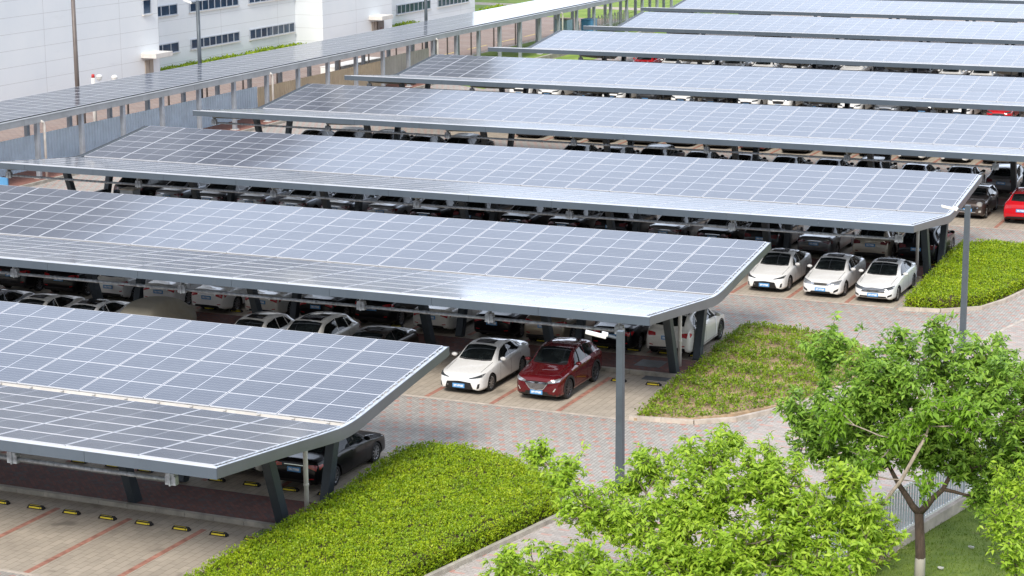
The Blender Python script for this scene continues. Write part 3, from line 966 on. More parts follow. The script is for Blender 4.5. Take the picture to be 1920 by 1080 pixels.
class Car:
    def __init__(s, kind):
        sp = SPEC[kind]; s.sp = sp; s.kind = kind
        st = sorted(sp['st']); s.L = sp['L']
        xs = [r[0] for r in st]
        rings = np.array([ring(r[1:]) for r in st])
        # u samples dense near wheels
        us = sorted(set(list(np.linspace(0, s.L, 70)) + xs))
        rr = pchip(xs, rings, us)
        vs = np.linspace(0, 9, 34)
        rr = pchip(range(10), rr.transpose(1, 0, 2), vs).transpose(1, 0, 2)
        s.us = np.array(us); s.rr = rr
        bm = bmesh.new()
        nu, nv = rr.shape[:2]
        G = {}
        H = s.L / 2
        for i in range(nu):
            for j in range(nv):
                w, z = rr[i, j]
                G[i, j, 1] = bm.verts.new((w, us[i] - H, z))
                G[i, j, -1] = G[i, j, 1] if w < 1e-4 else bm.verts.new((-w, us[i] - H, z))
        R0 = sp['wr'] + .045
        axs = [a - H for a in sp['wb']]
        def inarch(i, j, side):
            cy = sum((G[a, b, side].co.y for a in (i, i + 1) for b in (j, j + 1))) / 4
            cz = sum((G[a, b, side].co.z for a in (i, i + 1) for b in (j, j + 1))) / 4
            return j < 16 and any((cy - a) ** 2 + (cz - sp['wr']) ** 2 < R0 ** 2 for a in axs)
        for i in range(nu - 1):
            for j in range(nv - 1):
                for sd in (1, -1):
                    if inarch(i, j, sd): continue
                    q = [G[i, j, sd], G[i + 1, j, sd], G[i + 1, j + 1, sd], G[i, j + 1, sd]]
                    q = list(dict.fromkeys(q))
                    if sd == 1: q.reverse()
                    if len(q) > 2:
                        try: bm.faces.new(q)
                        except ValueError: pass
        for i, rev in ((0, False), (nu - 1, True)):
            loop = [G[i, j, 1] for j in range(nv)] + [G[i, j, -1] for j in range(nv - 2, -1, -1)]
            if rev: loop.reverse()
            bm.faces.new(loop)
        # floor
        for i in range(nu - 1):
            for_floor = [G[i, 0, 1], G[i, 0, -1], G[i + 1, 0, -1], G[i + 1, 0, 1]]
            try: bm.faces.new(for_floor)
            except ValueError: pass
        # snap arch edges to the circle
        for e in bm.edges:
            if len(e.link_faces) == 1:
                for v in e.verts:
                    for a in axs:
                        dy, dz = v.co.y - a, v.co.z - sp['wr']
                        rr_ = math.hypot(dy, dz)
                        if abs(rr_ - R0) < .075 and rr_ > .05 and v.co.z > .21:
                            v.co.y = a + dy / rr_ * R0; v.co.z = sp['wr'] + dz / rr_ * R0
        loose = [v for v in bm.verts if not v.link_faces]
        bmesh.ops.delete(bm, geom=loose, context='VERTS')
        bmesh.ops.recalc_face_normals(bm, faces=bm.faces)
        if sum(f.normal.z * f.calc_center_median().z * f.calc_area() for f in bm.faces if f.calc_center_median().z > .8) < 0:
            bmesh.ops.reverse_faces(bm, faces=bm.faces)
        bm.normal_update()
        s.bvh = BVHTree.FromBMesh(bm)
        s.bm = bm; s.H = H; s.axs = axs; s.R0 = R0
        s.done = {}
    def cast(s, o, d):
        h = s.bvh.ray_cast(Vector(o), Vector(d))
        return h[0], h[1]
    def decal(s, rows, axis, off=.008, nu=8, nv=3):
        """a patch hugging the body: rows = [lower polyline, upper polyline] as seen along axis"""
        lo, hi = rows
        def sample(pl, n):
            pl = np.array(pl, float)
            t = np.linspace(0, 1, len(pl)); q = np.linspace(0, 1, n)
            return np.stack([np.interp(q, t, pl[:, k]) for k in (0, 1)], 1)
        n = max(nu, (len(lo) - 1) * 3 + 1)
        A, B = sample(lo, n), sample(hi, n)
        vs = []; fs = []
        for j in range(nv + 1):
            for i in range(n):
                a, b = A[i] + (B[i] - A[i]) * j / nv
                if axis in ('+x', '-x'):
                    sg = 1 if axis == '+x' else -1
                    for q in range(14):
                        p, nm = s.cast((sg * 3, a, b - .02 * q), (-sg, 0, 0))
                        if p is not None and abs(p.x) > .42 and p.x * sg > 0: break
                    if p is None: p, nm = Vector((sg * .8, a, b)), Vector((sg, 0, 0))
                elif axis in ('front', 'rear'):
                    sg = -1 if axis == 'front' else 1
                    p, nm = s.cast((a, sg * 6, b), (0, -sg, 0))
                    if p is None: p, nm = Vector((a, sg * s.H * .97, b)), Vector((0, sg, 0))
                else:
                    p, nm = s.cast((a, b, 4), (0, 0, -1))
                    if p is None: p, nm = Vector((a, b, 1)), Vector((0, 0, 1))
                vs.append(p + nm * off)
        for j in range(nv):
            for i in range(n - 1):
                fs.append((j * n + i, j * n + i + 1, (j + 1) * n + i + 1, (j + 1) * n + i))
        mb = MB(); mb.add(vs, fs)
        return mb

def mirror_poly(rows): return [[(-a, b) for a, b in r] for r in rows]
def lerp_st(sp, x):
    st = sp['st']; xs = [r[0] for r in st]
    return [float(np.interp(x, xs, [r[k] for r in st])) for k in range(1, 7)]

def wheel(parent, x, y, r, rimmat, lod):
    sg = 1 if x > 0 else -1
    if lod >= 2:
        mb = MB(); mb.tube([(x - sg * .2, y, r), (x, y, r)], r, 16)
        mb.tube([(x, y, r), (x + sg * .006, y, r)], r * .62, 14, 1)
        return mb.build('wheel', [M['tyre'], rimmat], parent)
    W = empty('wheel', (x, y, r)); W.parent = parent
    mb = MB(); n = 28
    prof = [(-.20, .60), (-.20, .93), (-.17, 1.0), (-.04, 1.0), (-.005, .95), (0, .88), (-.012, .68), (-.05, .64)]
    o = 0
    for k in range(n):
        t = 2 * math.pi * k / n
        for a, q in prof: mb.v.append((sg * a, math.cos(t) * q * r, math.sin(t) * q * r))
    m = len(prof)
    for k in range(n):
        for q in range(m - 1):
            a, b = k * m + q, ((k + 1) % n) * m + q
            mb.f.append((a, a + 1, b + 1, b)); mb.mi.append(0)
    mb.build('tyre', M['tyre'], W, smooth=True)
    mb = MB()
    mb.tube([(-sg * .10, 0, 0), (-sg * .095, 0, 0)], r * .66, n, 1)
    for k in range(10):
        t = 2 * math.pi * (k + .5) / 10 + .1
        c, s_ = math.cos(t), math.sin(t)
        mb.bar((-sg * .025, c * r * .12, s_ * r * .12), (-sg * .02, c * r * .64, s_ * r * .64), .03 if k % 2 else .045, .02, (1, 0, 0))
    mb.tube([(-sg * .06, 0, 0), (-sg * .01, 0, 0)], r * .15, 12)
    mm = 20
    for k in range(n):
        t0, t1 = 2 * math.pi * k / n, 2 * math.pi * (k + 1) / n
        mb.add([(-sg * .012, math.cos(t0) * r * .69, math.sin(t0) * r * .69), (-sg * .012, math.cos(t1) * r * .69, math.sin(t1) * r * .69),
                (-sg * .03, math.cos(t1) * r * .60, math.sin(t1) * r * .60), (-sg * .03, math.cos(t0) * r * .60, math.sin(t0) * r * .60)], [(0, 1, 2, 3)])
    mb.build('rim', [rimmat, M['darkin']], W)
    return W

def build_car(kind, style, lod=0):
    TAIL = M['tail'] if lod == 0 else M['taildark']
    """style: face of the car; lod 0 near, 1 half hidden, 2 far"""
    c = Car(kind); sp = c.sp; H = c.H
    T = empty('car', (0, 0, 0))
    st = sp['st']; L = c.L
    me = bpy.data.meshes.new('body'); c.bm.to_mesh(me)
    for p in me.polygons: p.use_smooth = True
    me.materials.append(PAINT['white']); me.materials.append(M['darkin'])
    mi = [1 if (p.normal.z < -.7 and p.center.z < .45) else 0 for p in me.polygons]
    me.polygons.foreach_set('material_index', mi)
    body = bpy.data.objects.new('body', me); COL.objects.link(body); body.parent = T
    sm = me
    P = {}
    def dec(name, rows, axis, mat, par=T, off=.008, nu=8, nv=3, solid=0):
        o = c.decal(rows, axis, off, nu, nv).build(name, mat, par, smooth=True)
        return o
    long_roof = kind in ('suv', 'big', 'crossover', 'hatch', 'mini', 'coupe')
    # key stations
    scale = L / (4.63 if kind == 'sedan' else 4.5 if kind != 'mini' else 3.98)
    if kind == 'sedan': cowl, rf, rr_, rg0, rg1 = 1.34, 2.10, 3.15, 3.22, 3.95
    elif kind == 'mini': cowl, rf, rr_, rg0, rg1 = 1.22, 1.72, 3.40, 3.48, 3.80
    else: cowl, rf, rr_, rg0, rg1 = [q * scale for q in (1.22, 1.98, 3.68, 3.78, 4.25)]
    S = lambda x: lerp_st(sp, x)
    wt_c, wt_r = S(cowl)[5], S(rf)[5]
    # windscreen (seen from above)
    dec('windscreen', [[(-wt_c + .03, cowl + .12 - H), (-.35, cowl + .05 - H), (0, cowl + .035 - H), (.35, cowl + .05 - H), (wt_c - .03, cowl + .12 - H)],
                       [(-wt_r + .045, rf - .02 - H), (-.3, rf + .0 - H), (0, rf + .01 - H), (.3, rf + .0 - H), (wt_r - .045, rf - .02 - H)]], 'top', M['glass'], nv=6)
    w0, w1 = S(rg0)[5], S(rg1)[5]
    dec('rear_window', [[(-w0 + .06, rg0 - H), (0, rg0 - .02 - H), (w0 - .06, rg0 - H)], [(-w1 + .07, rg1 - .06 - H), (0, rg1 - .02 - H), (w1 - .07, rg1 - .06 - H)]], 'top', M['glass'], nv=6)
    # side windows
    zt = lambda x: S(x)[4] - .085
    zs = lambda x: S(x)[2] + .035
    bp = (rf + rr_) / 2 - (.02 if kind == 'sedan' else .12)
    xa = cowl + .30
    if kind == 'sedan':
        xe = 3.78
        f_lo = [(xa, zs(xa)), (2.1, zs(2.1)), (bp - .03, zs(bp))]; f_hi = [(xa + .02, zs(xa) + .02), (2.08, zt(2.08) - .01), (bp - .03, zt(bp))]
        r_lo = [(bp + .03, zs(bp)), (3.2, zs(3.2)), (xe, zs(xe) + .05)]; r_hi = [(bp + .03, zt(bp)), (3.15, zt(3.15)), (xe, zs(xe) + .07)]
        sides = [(f_lo, f_hi), (r_lo, r_hi)]
    else:
        xe = rr_ + .12 * scale
        m2 = min(bp + .36 * (xe - bp) + .35, xe - .34)
        f_lo = [(xa, zs(xa)), (rf + .05, zs(rf)), (bp - .03, zs(bp))]; f_hi = [(xa + .02, zs(xa) + .02), (rf, zt(rf) - .02), (bp - .03, zt(bp))]
        r_lo = [(bp + .03, zs(bp)), (m2 - .03, zs(m2))]; r_hi = [(bp + .03, zt(bp)), (m2 - .10, zt(m2))]
        q_lo = [(m2 + .04, zs(m2) + .01), (xe - .02, zs(xe) + .06)]; q_hi = [(m2 - .03, zt(m2) - .01), (xe - .20, zt(xe) - .05)]
        sides = [(f_lo, f_hi), (r_lo, r_hi), (q_lo, q_hi)]
    for sg, ax in ((1, '+x'), (-1, '-x')):
        for lo, hi in sides:
            dec('side_window', [[(x - H, z) for x, z in lo], [(x - H, z) for x, z in hi]], ax, M['glass'], nv=5)
    # wheels and arches
    rimm = M['rimd'] if style in ('blackface', 'darkwheel', 'mazda', 'coupe') else M['rim']
    for a in sp['wb']:
        hw = S(a)[1]
        for sg in (1, -1):
            wheel(T, sg * (hw - .015), a - H, sp['wr'], rimm, lod)
    clad = style in ('mazda', 'suvclad')
    mb = MB(); n = 22
    for a in c.axs:
        hw = S(a + H)[1]
        for sg in (1, -1):
            # liner
            pts = []
            for k in range(n + 1):
                t = math.pi * k / n
                pts.append((math.cos(t), math.sin(t)))
            o = len(mb.v)
            for cx, sz in pts:
                y = a + cx * c.R0; z = sp['wr'] + sz * c.R0
                mb.v += [(sg * (hw - .05), y, z), (sg * (hw - .32), y, z)]
            for k in range(n):
                mb.f.append((o + 2 * k, o + 2 * k + 1, o + 2 * k + 3, o + 2 * k + 2)); mb.mi.append(0)
            mb.add([(sg * (hw - .30), a - c.R0, .12), (sg * (hw - .30), a + c.R0, .12), (sg * (hw - .30), a + c.R0, sp['wr'] + c.R0 * .95), (sg * (hw - .30), a - c.R0, sp['wr'] + c.R0 * .95)], [(0, 1, 2, 3)])
    mb.build('wheel_well', M['darkin'], T)
    if lod < 2:
        for a in c.axs:
            for sg in (1, -1):
                mb = MB(); o = 0; wd = .075 if clad else .022
                for k in range(n + 1):
                    t = math.pi * (-.03 + 1.06 * k / n)
                    for q in (c.R0 - .012, c.R0 + wd):
                        y = a + math.cos(t) * q; z = sp['wr'] + math.sin(t) * q
                        p, nm = c.cast((sg * 3, y, max(z, .23)), (-sg, 0, 0))
                        p2, _ = c.cast((sg * 3, a + math.cos(t) * (c.R0 + .05), max(.25, sp['wr'] + math.sin(t) * (c.R0 + .05))), (-sg, 0, 0))
                        xx = abs(p2.x) if p2 else .85
                        if p is not None and abs(abs(p.x) - xx) < .06: xx = abs(p.x)
                        mb.v.append((sg * (xx + .008), y, z))
                for k in range(n):
                    mb.f.append((o + 2 * k, o + 2 * k + 1, o + 2 * k + 3, o + 2 * k + 2)); mb.mi.append(0)
                mb.build('arch_trim', M['black'] if clad else PAINT['white'], T, smooth=True)
    # sill trim
    for sg, ax in ((1, '+x'), (-1, '-x')):
        zb = .24 if long_roof else .20
        hi = .36 if clad else .255
        y0, y1 = c.axs[0] + c.R0 + .02, c.axs[1] - c.R0 - .02
        dec('side_sill', [[(y0, zb), (y1, zb)], [(y0, hi), (y1, hi)]], ax, M['black'], nv=1)
        if lod < 2:
            zd0, zd1 = hi + .03, zs(bp) - .03
            mb = MB()
            for xx in ([xa + .02, bp, xe - .30] if kind == 'sedan' else [xa + .05, bp, m2 - .06]):
                y = xx - H
                mm = c.decal([[(y - .006, zd0), (y + .006, zd0)], [(y - .006, zd1), (y + .006, zd1)]], ax, .003, 2, 6)
                mb.add(mm.v, mm.f)
            mb.build('door_seam', M['darkin'], T)
            for xx in (bp - .16, (xe - .42 if kind == 'sedan' else m2 - .2)):
                zz = zs(xx) - .13
                p, nm = c.cast((sg * 3, xx - H, zz), (-sg, 0, 0))
                if p: MB().cbox((p.x + sg * .012, xx - H, zz), (.025, .20, .028)).build('door_handle', PAINT['white'], T, bevel=.008)
    # mirrors
    for sg in (1, -1):
        xm = cowl + .38
        zz = S(xm)[2] + .075; ww = S(xm)[3]
        bm = bmesh.new(); bmesh.ops.create_icosphere(bm, subdivisions=2, radius=1)
        for v in bm.verts:
            v.co = Vector((sg * (ww + .135) + v.co.x * .12, xm - H + v.co.y * (.075 if v.co.y < 0 else .035), zz + .03 + v.co.z * .075))
        me2 = bpy.data.meshes.new('mirror'); bm.to_mesh(me2); bm.free()
        for p in me2.polygons: p.use_smooth = True
        me2.materials.append(PAINT['white'])
        o = bpy.data.objects.new('mirror', me2); COL.objects.link(o); o.parent = T
        if lod < 2: MB().bar((sg * (ww - .05), xm - H, zz - .02), (sg * (ww + .09), xm - H, zz), .07, .035).build('mirror_arm', M['black'], o)
    if lod == 0:
        mb = MB()
        for sg in (1, -1):
            x0_, y0_, x1_, y1_ = wt_c + .03, cowl + .02 - H, S(.45)[5] + .02, .42 - H
            m_ = c.decal([[(sg * x0_, y0_), (sg * (x0_ + .012), y0_)], [(sg * x1_, y1_), (sg * (x1_ + .012), y1_)]], 'top', .003, 2, 8)
            mb.add(m_.v, m_.f)
        mb.build('hood_seam', M['darkin'], T)
    dec('cowl_trim', [[(-wt_c + .04, cowl + .06 - H), (-.35, cowl - .02 - H), (0, cowl - .035 - H), (.35, cowl - .02 - H), (wt_c - .04, cowl + .06 - H)],
                      [(-wt_c + .03, cowl + .115 - H), (-.35, cowl + .045 - H), (0, cowl + .03 - H), (.35, cowl + .045 - H), (wt_c - .03, cowl + .115 - H)]], 'top', M['black'], nv=2, off=.006)
    # ---------------- faces
    def sym(name, rows, axis, mat, **kw):
        dec(name, rows, axis, mat, **kw); dec(name, mirror_poly(rows), axis, mat, **kw)
    zn = .56
    if style in ('corolla', 'plain'):
        sym('headlight', [[(.40, .615), (.60, .635), (.80, .665)], [(.40, .65), (.60, .695), (.83, .755)]], 'front', M['headdark'], nu=10)
        dec('grille', [[(-.54, .25), (0, .235), (.54, .25)], [(-.46, .49), (0, .53), (.46, .49)]], 'front', M['black'], nu=10)
        dec('nose_trim', [[(-.40, .618), (0, .575), (.40, .618)], [(-.40, .632), (0, .592), (.40, .632)]], 'front', M['chrome'], nu=14, nv=1)
        sym('fog_lamp', [[(.66, .26), (.74, .30)], [(.70, .44), (.76, .46)]], 'front', M['black'])
    elif style == 'wings':
        sym('headlight', [[(.40, .60), (.60, .60), (.78, .63)], [(.42, .70), (.62, .74), (.82, .76)]], 'front', M['headlamp'], nu=10)
        dec('grille', [[(-.34, .575), (0, .565), (.34, .575)], [(-.36, .665), (0, .675), (.36, .665)]], 'front', M['black'], nu=10)
        sym('grille_side', [[(.26, .578), (.40, .60)], [(.30, .66), (.42, .68)]], 'front', M['chrome'])
        dec('bumper_intake', [[(-.46, .24), (0, .23), (.46, .24)], [(-.40, .32), (0, .33), (.40, .32)]], 'front', M['black'], nu=10)
        sym('fog_lamp', [[(.56, .27), (.74, .36)], [(.58, .37), (.76, .47)]], 'front', M['black'])
    elif style == 'bars':
        sym('headlight', [[(.42, .58), (.62, .60), (.80, .65)], [(.42, .68), (.62, .71), (.83, .75)]], 'front', M['headdark'], nu=10)
        g = dec('grille', [[(-.50, .50), (0, .475), (.50, .50)], [(-.43, .665), (0, .685), (.43, .665)]], 'front', M['black'], nu=10)
        mb = MB()
        for q in range(4):
            z = .50 + q * .052
            m_ = c.decal([[(-.50 + q * .015, z), (0, z - .015), (.50 - q * .015, z)], [(-.50 + q * .015, z + .017), (0, z + .004), (.50 - q * .015, z + .017)]], 'front', .016, 12, 1)
            mb.add(m_.v, m_.f)
        mb.build('chrome_bars', M['chrome'], g)
        b = dec('bumper_intake', [[(-.62, .22), (0, .21), (.62, .22)], [(-.55, .34), (0, .335), (.55, .34)]], 'front', M['black'], nu=10)
        m_ = c.decal([[(-.66, .262), (0, .25), (.66, .262)], [(-.66, .28), (0, .268), (.66, .28)]], 'front', .016, 12, 1)
        m_.build('chrome_strip', M['chrome'], b)
        sym('fog_lamp', [[(.60, .30), (.77, .36)], [(.62, .38), (.77, .44)]], 'front', M['black'])
    elif style == 'mazda':
        sym('headlight', [[(.40, .70), (.60, .715), (.80, .76)], [(.42, .77), (.60, .825), (.83, .87)]], 'front', M['headlamp'], nu=10)
        g = dec('grille', [[(-.26, .49), (0, .45), (.26, .49)], [(-.44, .74), (0, .76), (.44, .74)]], 'front', M['black'], nu=12, nv=4)
        mb = MB()
        for q in range(6):
            z = .50 + q * .043; w = .26 + q * .033
            m_ = c.decal([[(-w, z), (0, z - .022), (w, z)], [(-w, z + .015), (0, z - .004), (w, z + .015)]], 'front', .016, 12, 1); mb.add(m_.v, m_.f)
        for sg in (1, -1):
            m_ = c.decal([[(sg * .0, .43), (sg * .26, .475), (sg * .44, .70)], [(sg * .0, .455), (sg * .25, .50), (sg * .42, .73)]], 'front', .017, 14, 1); mb.add(m_.v, m_.f)
        mb.build('chrome_bars', M['chrome'], g)
        dec('bumper_intake', [[(-.46, .31), (0, .30), (.46, .31)], [(-.40, .40), (0, .41), (.40, .40)]], 'front', M['black'], nu=10)
        dec('lower_bumper', [[(-.80, .24), (0, .235), (.80, .24)], [(-.80, .315), (0, .30), (.80, .315)]], 'front', M['black'], nu=14)
        sym('fog_lamp', [[(.60, .42), (.65, .42)], [(.68, .54), (.72, .54)]], 'front', M['foglamp'])
    elif style == 'mini':
        for sg in (1, -1):
            p, nm = c.cast((sg * .58, -6, .80), (0, 1, 0))
            mb = MB(); mb.tube([p + Vector((0, .06, 0)), p + Vector((0, -.03, 0))], .155, 20, 1); mb.tube([p + Vector((0, -.03, 0)), p + Vector((0, -.045, .0))], .125, 20, 0)
            mb.build('headlight', [M['foglamp'], M['chrome']], T)
        g = dec('grille', [[(-.38, .42), (0, .39), (.38, .42)], [(-.50, .62), (0, .64), (.50, .62)]], 'front', M['black'], nu=12)
        mb = MB()
        for rows in ([[(-.53, .60), (0, .615), (.53, .60)], [(-.53, .65), (0, .665), (.53, .65)]], [[(-.42, .38), (0, .35), (.42, .38)], [(-.40, .42), (0, .39), (.40, .42)]]):
            m_ = c.decal(rows, 'front', .016, 12, 1); mb.add(m_.v, m_.f)
        mb.build('chrome_bars', M['chrome'], g)
        sym('fog_lamp', [[(.56, .38), (.68, .40)], [(.56, .48), (.68, .50)]], 'front', M['foglamp'])
        dec('bumper_intake', [[(-.50, .24), (0, .23), (.50, .24)], [(-.48, .31), (0, .31), (.48, .31)]], 'front', M['black'], nu=10)
    else:
        dz = .14 if long_roof else 0
        sym('headlight', [[(.42, .60 + dz), (.62, .62 + dz), (.80, .66 + dz)], [(.42, .69 + dz), (.62, .72 + dz), (.83, .76 + dz)]], 'front', M['headdark'], nu=10)
        dec('grille', [[(-.36, .42 + dz), (0, .41 + dz), (.36, .42 + dz)], [(-.42, .60 + dz), (0, .62 + dz), (.42, .60 + dz)]], 'front', M['black'], nu=10)
        dec('bumper_intake', [[(-.55, .25), (0, .24), (.55, .25)], [(-.50, .34), (0, .35), (.50, .34)]], 'front', M['black'], nu=10)
    # front plate
    zp = {'corolla': .36, 'plain': .36, 'wings': .40, 'bars': .385, 'mazda': .37, 'mini': .50}.get(style, .44)
    def plate(axis, z):
        sg = -1 if axis == 'front' else 1
        p, nm = c.cast((0, sg * 6, z), (0, -sg, 0))
        if p is None: return
        MB().cbox((0, p.y + sg * .022, z), (.46, .024, .15)).build('licence_plate', M['plate'], T)
    plate('front', zp)
    # rear
    if lod < 2:
        if kind == 'sedan':
            wide = style in ('blackface', 'rearbar')
            sym('tail_light', [[(.44, .80), (.60, .77), (.74, .72)], [(.44, .87), (.62, .895), (.76, .88)]], 'rear', TAIL, nu=10)
            for sg, ax in ((1, '+x'), (-1, '-x')):
                dec('tail_light_side', [[(H - .34, .84), (H - .14, .74)], [(H - .30, .90), (H - .13, .885)]], ax, TAIL)
            dec('rear_trim', [[(-.36, .84), (0, .845), (.36, .84)], [(-.36, .86), (0, .865), (.36, .86)]], 'rear', M['chrome'], nu=10, nv=1)
            plate('rear', .72)
            dec('rear_bumper_trim', [[(-.60, .30), (0, .29), (.60, .30)], [(-.56, .40), (0, .41), (.56, .40)]], 'rear', M['black'], nu=12)
            sym('rear_reflector', [[(.52, .44), (.68, .46)], [(.52, .47), (.68, .49)]], 'rear', TAIL, nv=1)
        else:
            k_ = scale if kind != 'mini' else .9
            zt_ = {'hatch': .86, 'mini': .80, 'coupe': .90}.get(kind, .96)
            sym('tail_light', [[(.46, zt_ - .06), (.62, zt_ - .08), (.76, zt_ - .10)], [(.48, zt_ + .05), (.64, zt_ + .08), (.79, zt_ + .09)]], 'rear', TAIL, nu=10)
            for sg, ax in ((1, '+x'), (-1, '-x')):
                dec('tail_light_side', [[(H - .34, zt_), (H - .15, zt_ - .09)], [(H - .30, zt_ + .06), (H - .17, zt_ + .09)]], ax, TAIL)
            plate('rear', zt_ - .12 if kind in ('suv', 'big') else zt_ - .16)
            dec('rear_bumper_trim', [[(-.72, .34), (0, .33), (.72, .34)], [(-.70, .48 if clad else .42), (0, .50 if clad else .44), (.70, .48 if clad else .42)]], 'rear', M['black'], nu=12)
            sym('rear_reflector', [[(.56, .53), (.70, .55)], [(.56, .565), (.70, .585)]], 'rear', TAIL, nv=1)
            if kind in ('suv', 'big') and lod == 0:
                for sg in (1, -1):
                    pts = []
                    for xx in np.linspace(rf + .25, rr_ - .05, 7):
                        p, _ = c.cast((sg * (S(xx)[5] - .05), xx - H, 4), (0, 0, -1))
                        pts.append((p.x, p.y, p.z + (.035 if .1 < (xx - rf - .25) / (rr_ - rf - .3) < .9 else .005)))
                    MB().tube(pts, .016, 6).build('roof_rail', M['black'] if style != 'silver' else M['chrome'], T, smooth=True)
    return T, c, (rf, rr_, H)

PROTO = {}
def proto(kind, style, lod, sunroof=0):
    key = (kind, style, lod, sunroof)
    if key not in PROTO:
        T, c, (rf, rr_, H) = build_car(kind, style, lod)
        if sunroof:
            w = .36 if sunroof == 1 else .44
            y0, y1 = (rf + .16 - H, rf + .62 - H) if sunroof == 1 else (rf + .13 - H, rf + 1.05 - H)
            c.decal([[(-w, y0), (0, y0 - .03), (w, y0)], [(-w + .02, y1), (0, y1 + .01), (w - .02, y1)]], 'top', .016, 14, 8).build('sunroof', M['sunroof'], T, smooth=True)
        c.bm.free()
        PROTO[key] = [T, False]
    e = PROTO[key]
    if not e[1]:
        e[1] = True
        return e[0]
    return copy_tree(e[0])
PAINTED = ('body', 'mirror', 'door_handle', 'arch_trim')
def paint_tree(o, mat):
    for ch in o.children:
        if ch.type == 'MESH' and ch.name.split('.')[0] in PAINTED:
            base = ch.data.materials[0]
            if base.name.endswith('car_paint'):
                ch.material_slots[0].link = 'OBJECT'
                ch.material_slots[0].material = mat
        paint_tree(ch, mat)
NAMES = dict(sedan='parked_sedan', suv='parked_suv', big='parked_suv', hatch='parked_hatchback', mini='parked_hatchback', coupe='parked_suv', crossover='parked_suv')
def car(kind, style, color, x, y, face, label, group, lod=0, sunroof=0, yaw=0):
    o = proto(kind, style, lod, sunroof)
    o.name = NAMES[kind]
    o.location = (x, y, 0)
    o.rotation_euler = (0, 0, (0 if face == 'front' else math.pi) + yaw)
    paint_tree(o, PAINT[color])
    tag(o, label, {'sedan': 'sedan car', 'hatch': 'hatchback car', 'mini': 'hatchback car'}.get(kind, 'SUV car'), group)
    return o

G1 = 'cars parked under the nearest canopy'
car('sedan', 'rearbar', 'black', -3.0, 11.5, 'back', 'black sedan parked nose away behind the white downpipe of the nearest canopy', G1)
car('suv', 'suvclad', 'pearl', -5.35, 11.9, 'back', 'white car mostly hidden under the nearest canopy, left of the black sedan', G1, 1)

G2 = 'front row of cars below the second canopy'
y2 = CY[1]
car('sedan', 'corolla', 'white', -3.2, y2 + 3.05, 'front', 'white sedan facing the road next to the dark red SUV below the second canopy', G2, 0, 1)
car('crossover', 'mazda', 'red', -.28, y2 + 3.05, 'front', 'dark red SUV with chrome barred grille facing the road below the second canopy', G2)
car('sedan', 'corolla', 'bronze', -7.9, y2 + 3.2, 'front', 'dark bronze sedan half hidden behind the nearest roof, first left of the empty gap', G2, 1, 1)
car('big', 'silver', 'pearl', -10.35, y2 + 3.0, 'front', 'pearl white SUV with large sunroof, right of the white hatchback under the second canopy', G2, 1, 2)
car('hatch', 'plain2', 'pearl', -12.95, y2 + 3.2, 'front', 'white hatchback with small sunroof and tail spoiler between brick floor and white SUV', G2, 1, 1)
car('sedan', 'corolla', 'white', -20.5, y2 + 3.0, 'front', 'white sedan with black glass roof, just left of the cloth covered car', G2, 1, 2)
car('sedan', 'corolla', 'pearl', -23.0, y2 + 3.1, 'front', 'cream white sedan with small sunroof, second left of the cloth covered car', G2, 1, 1)
car('sedan', 'corolla', 'silver', -25.5, y2 + 3.1, 'front', 'silver sedan cut by the left picture edge, leftmost of the second canopy front row', G2, 1)

# cloth covered car
def covered_car():
    c = Car('suv')
    T = thing('covered_car', 'parked car wrapped in a grey beige cloth cover under the second canopy', 'covered car', (-17.9, y2 + 3.15, 0), 0, G2)
    vs = []; fs = []
    us = np.linspace(0.02, c.L - .02, 40); n = 30
    rr = pchip([r[0] for r in SUV['st']], np.array([ring(r[1:]) for r in SUV['st']]), us)
    for i, u in enumerate(us):
        sec = pchip(range(10), rr[i], np.linspace(0, 9, 16))
        pts = [(w, z) for w, z in sec] + [(-w, z) for w, z in sec[-2::-1]]
        for j, (w, z) in enumerate(pts):
            fl = .10 if z < .9 else .03
            wr = .025 * math.sin(u * 9 + j * 1.1) * (1 if z < 1.2 else .3)
            s = 1 + (fl + wr) / max(.4, abs(w)) if abs(w) > .3 else 1
            zz = z + .03
            if j in (0, len(pts) - 1): zz = .16
            vs.append((w * s, (u - c.L / 2) * 1.02, zz))
    m = len(pts)
    for i in range(len(us) - 1):
        for j in range(m - 1):
            fs.append((i * m + j, (i + 1) * m + j, (i + 1) * m + j + 1, i * m + j + 1))
    mb = MB(); mb.add(vs, fs)
    mb.f.append(tuple(reversed(range(m)))); mb.f.append(tuple((len(us) - 1) * m + j for j in range(m))); mb.mi += [0, 0]
    mb.build('cloth_cover', M['cover'], T, smooth=True)
    MB().bar((.9, -.9, .25), (.9, .9, .25), .05, .04).build('hem_band', M['black'], T)
covered_car()

def row(specs, i, depth, face, x0, desc, group, lod, styles=None):
    k = 0
    for n, sp in enumerate(specs):
        x = x0 - ST * n + rnd.uniform(-.15, .15)
        if sp is None: continue
        kind, color = sp[:2]
        if face == 'back':      # keep clear of the rear columns
            for g in GRID[i]:
                if abs(x - g) < 1.11: x = g + math.copysign(1.11, x - g)
        word = {'sedan': 'sedan', 'suv': 'SUV', 'big': 'SUV', 'hatch': 'hatchback', 'mini': 'hatchback', 'coupe': 'SUV'}[kind]
        cw = {'pearl': 'white', 'bronze': 'bronze', 'charcoal': 'dark grey', 'brightred': 'bright red', 'blue': 'dark blue', 'red': 'dark red'}.get(color, color)
        label = f'{cw} {word} {desc}, {ORD[k]} from the right'
        st = sp[2] if len(sp) > 2 else {'sedan': 'corolla', 'suv': 'suvclad', 'big': 'silver', 'hatch': 'plain2'}.get(kind, 'plain2')
        if lod == 2: st = 'plain2'
        car(kind, st, color, x, CY[i] + depth + rnd.uniform(-.15, .15), face, label, group, lod, sp[3] if len(sp) > 3 else 0, rnd.uniform(-.028, .028))
        k += 1
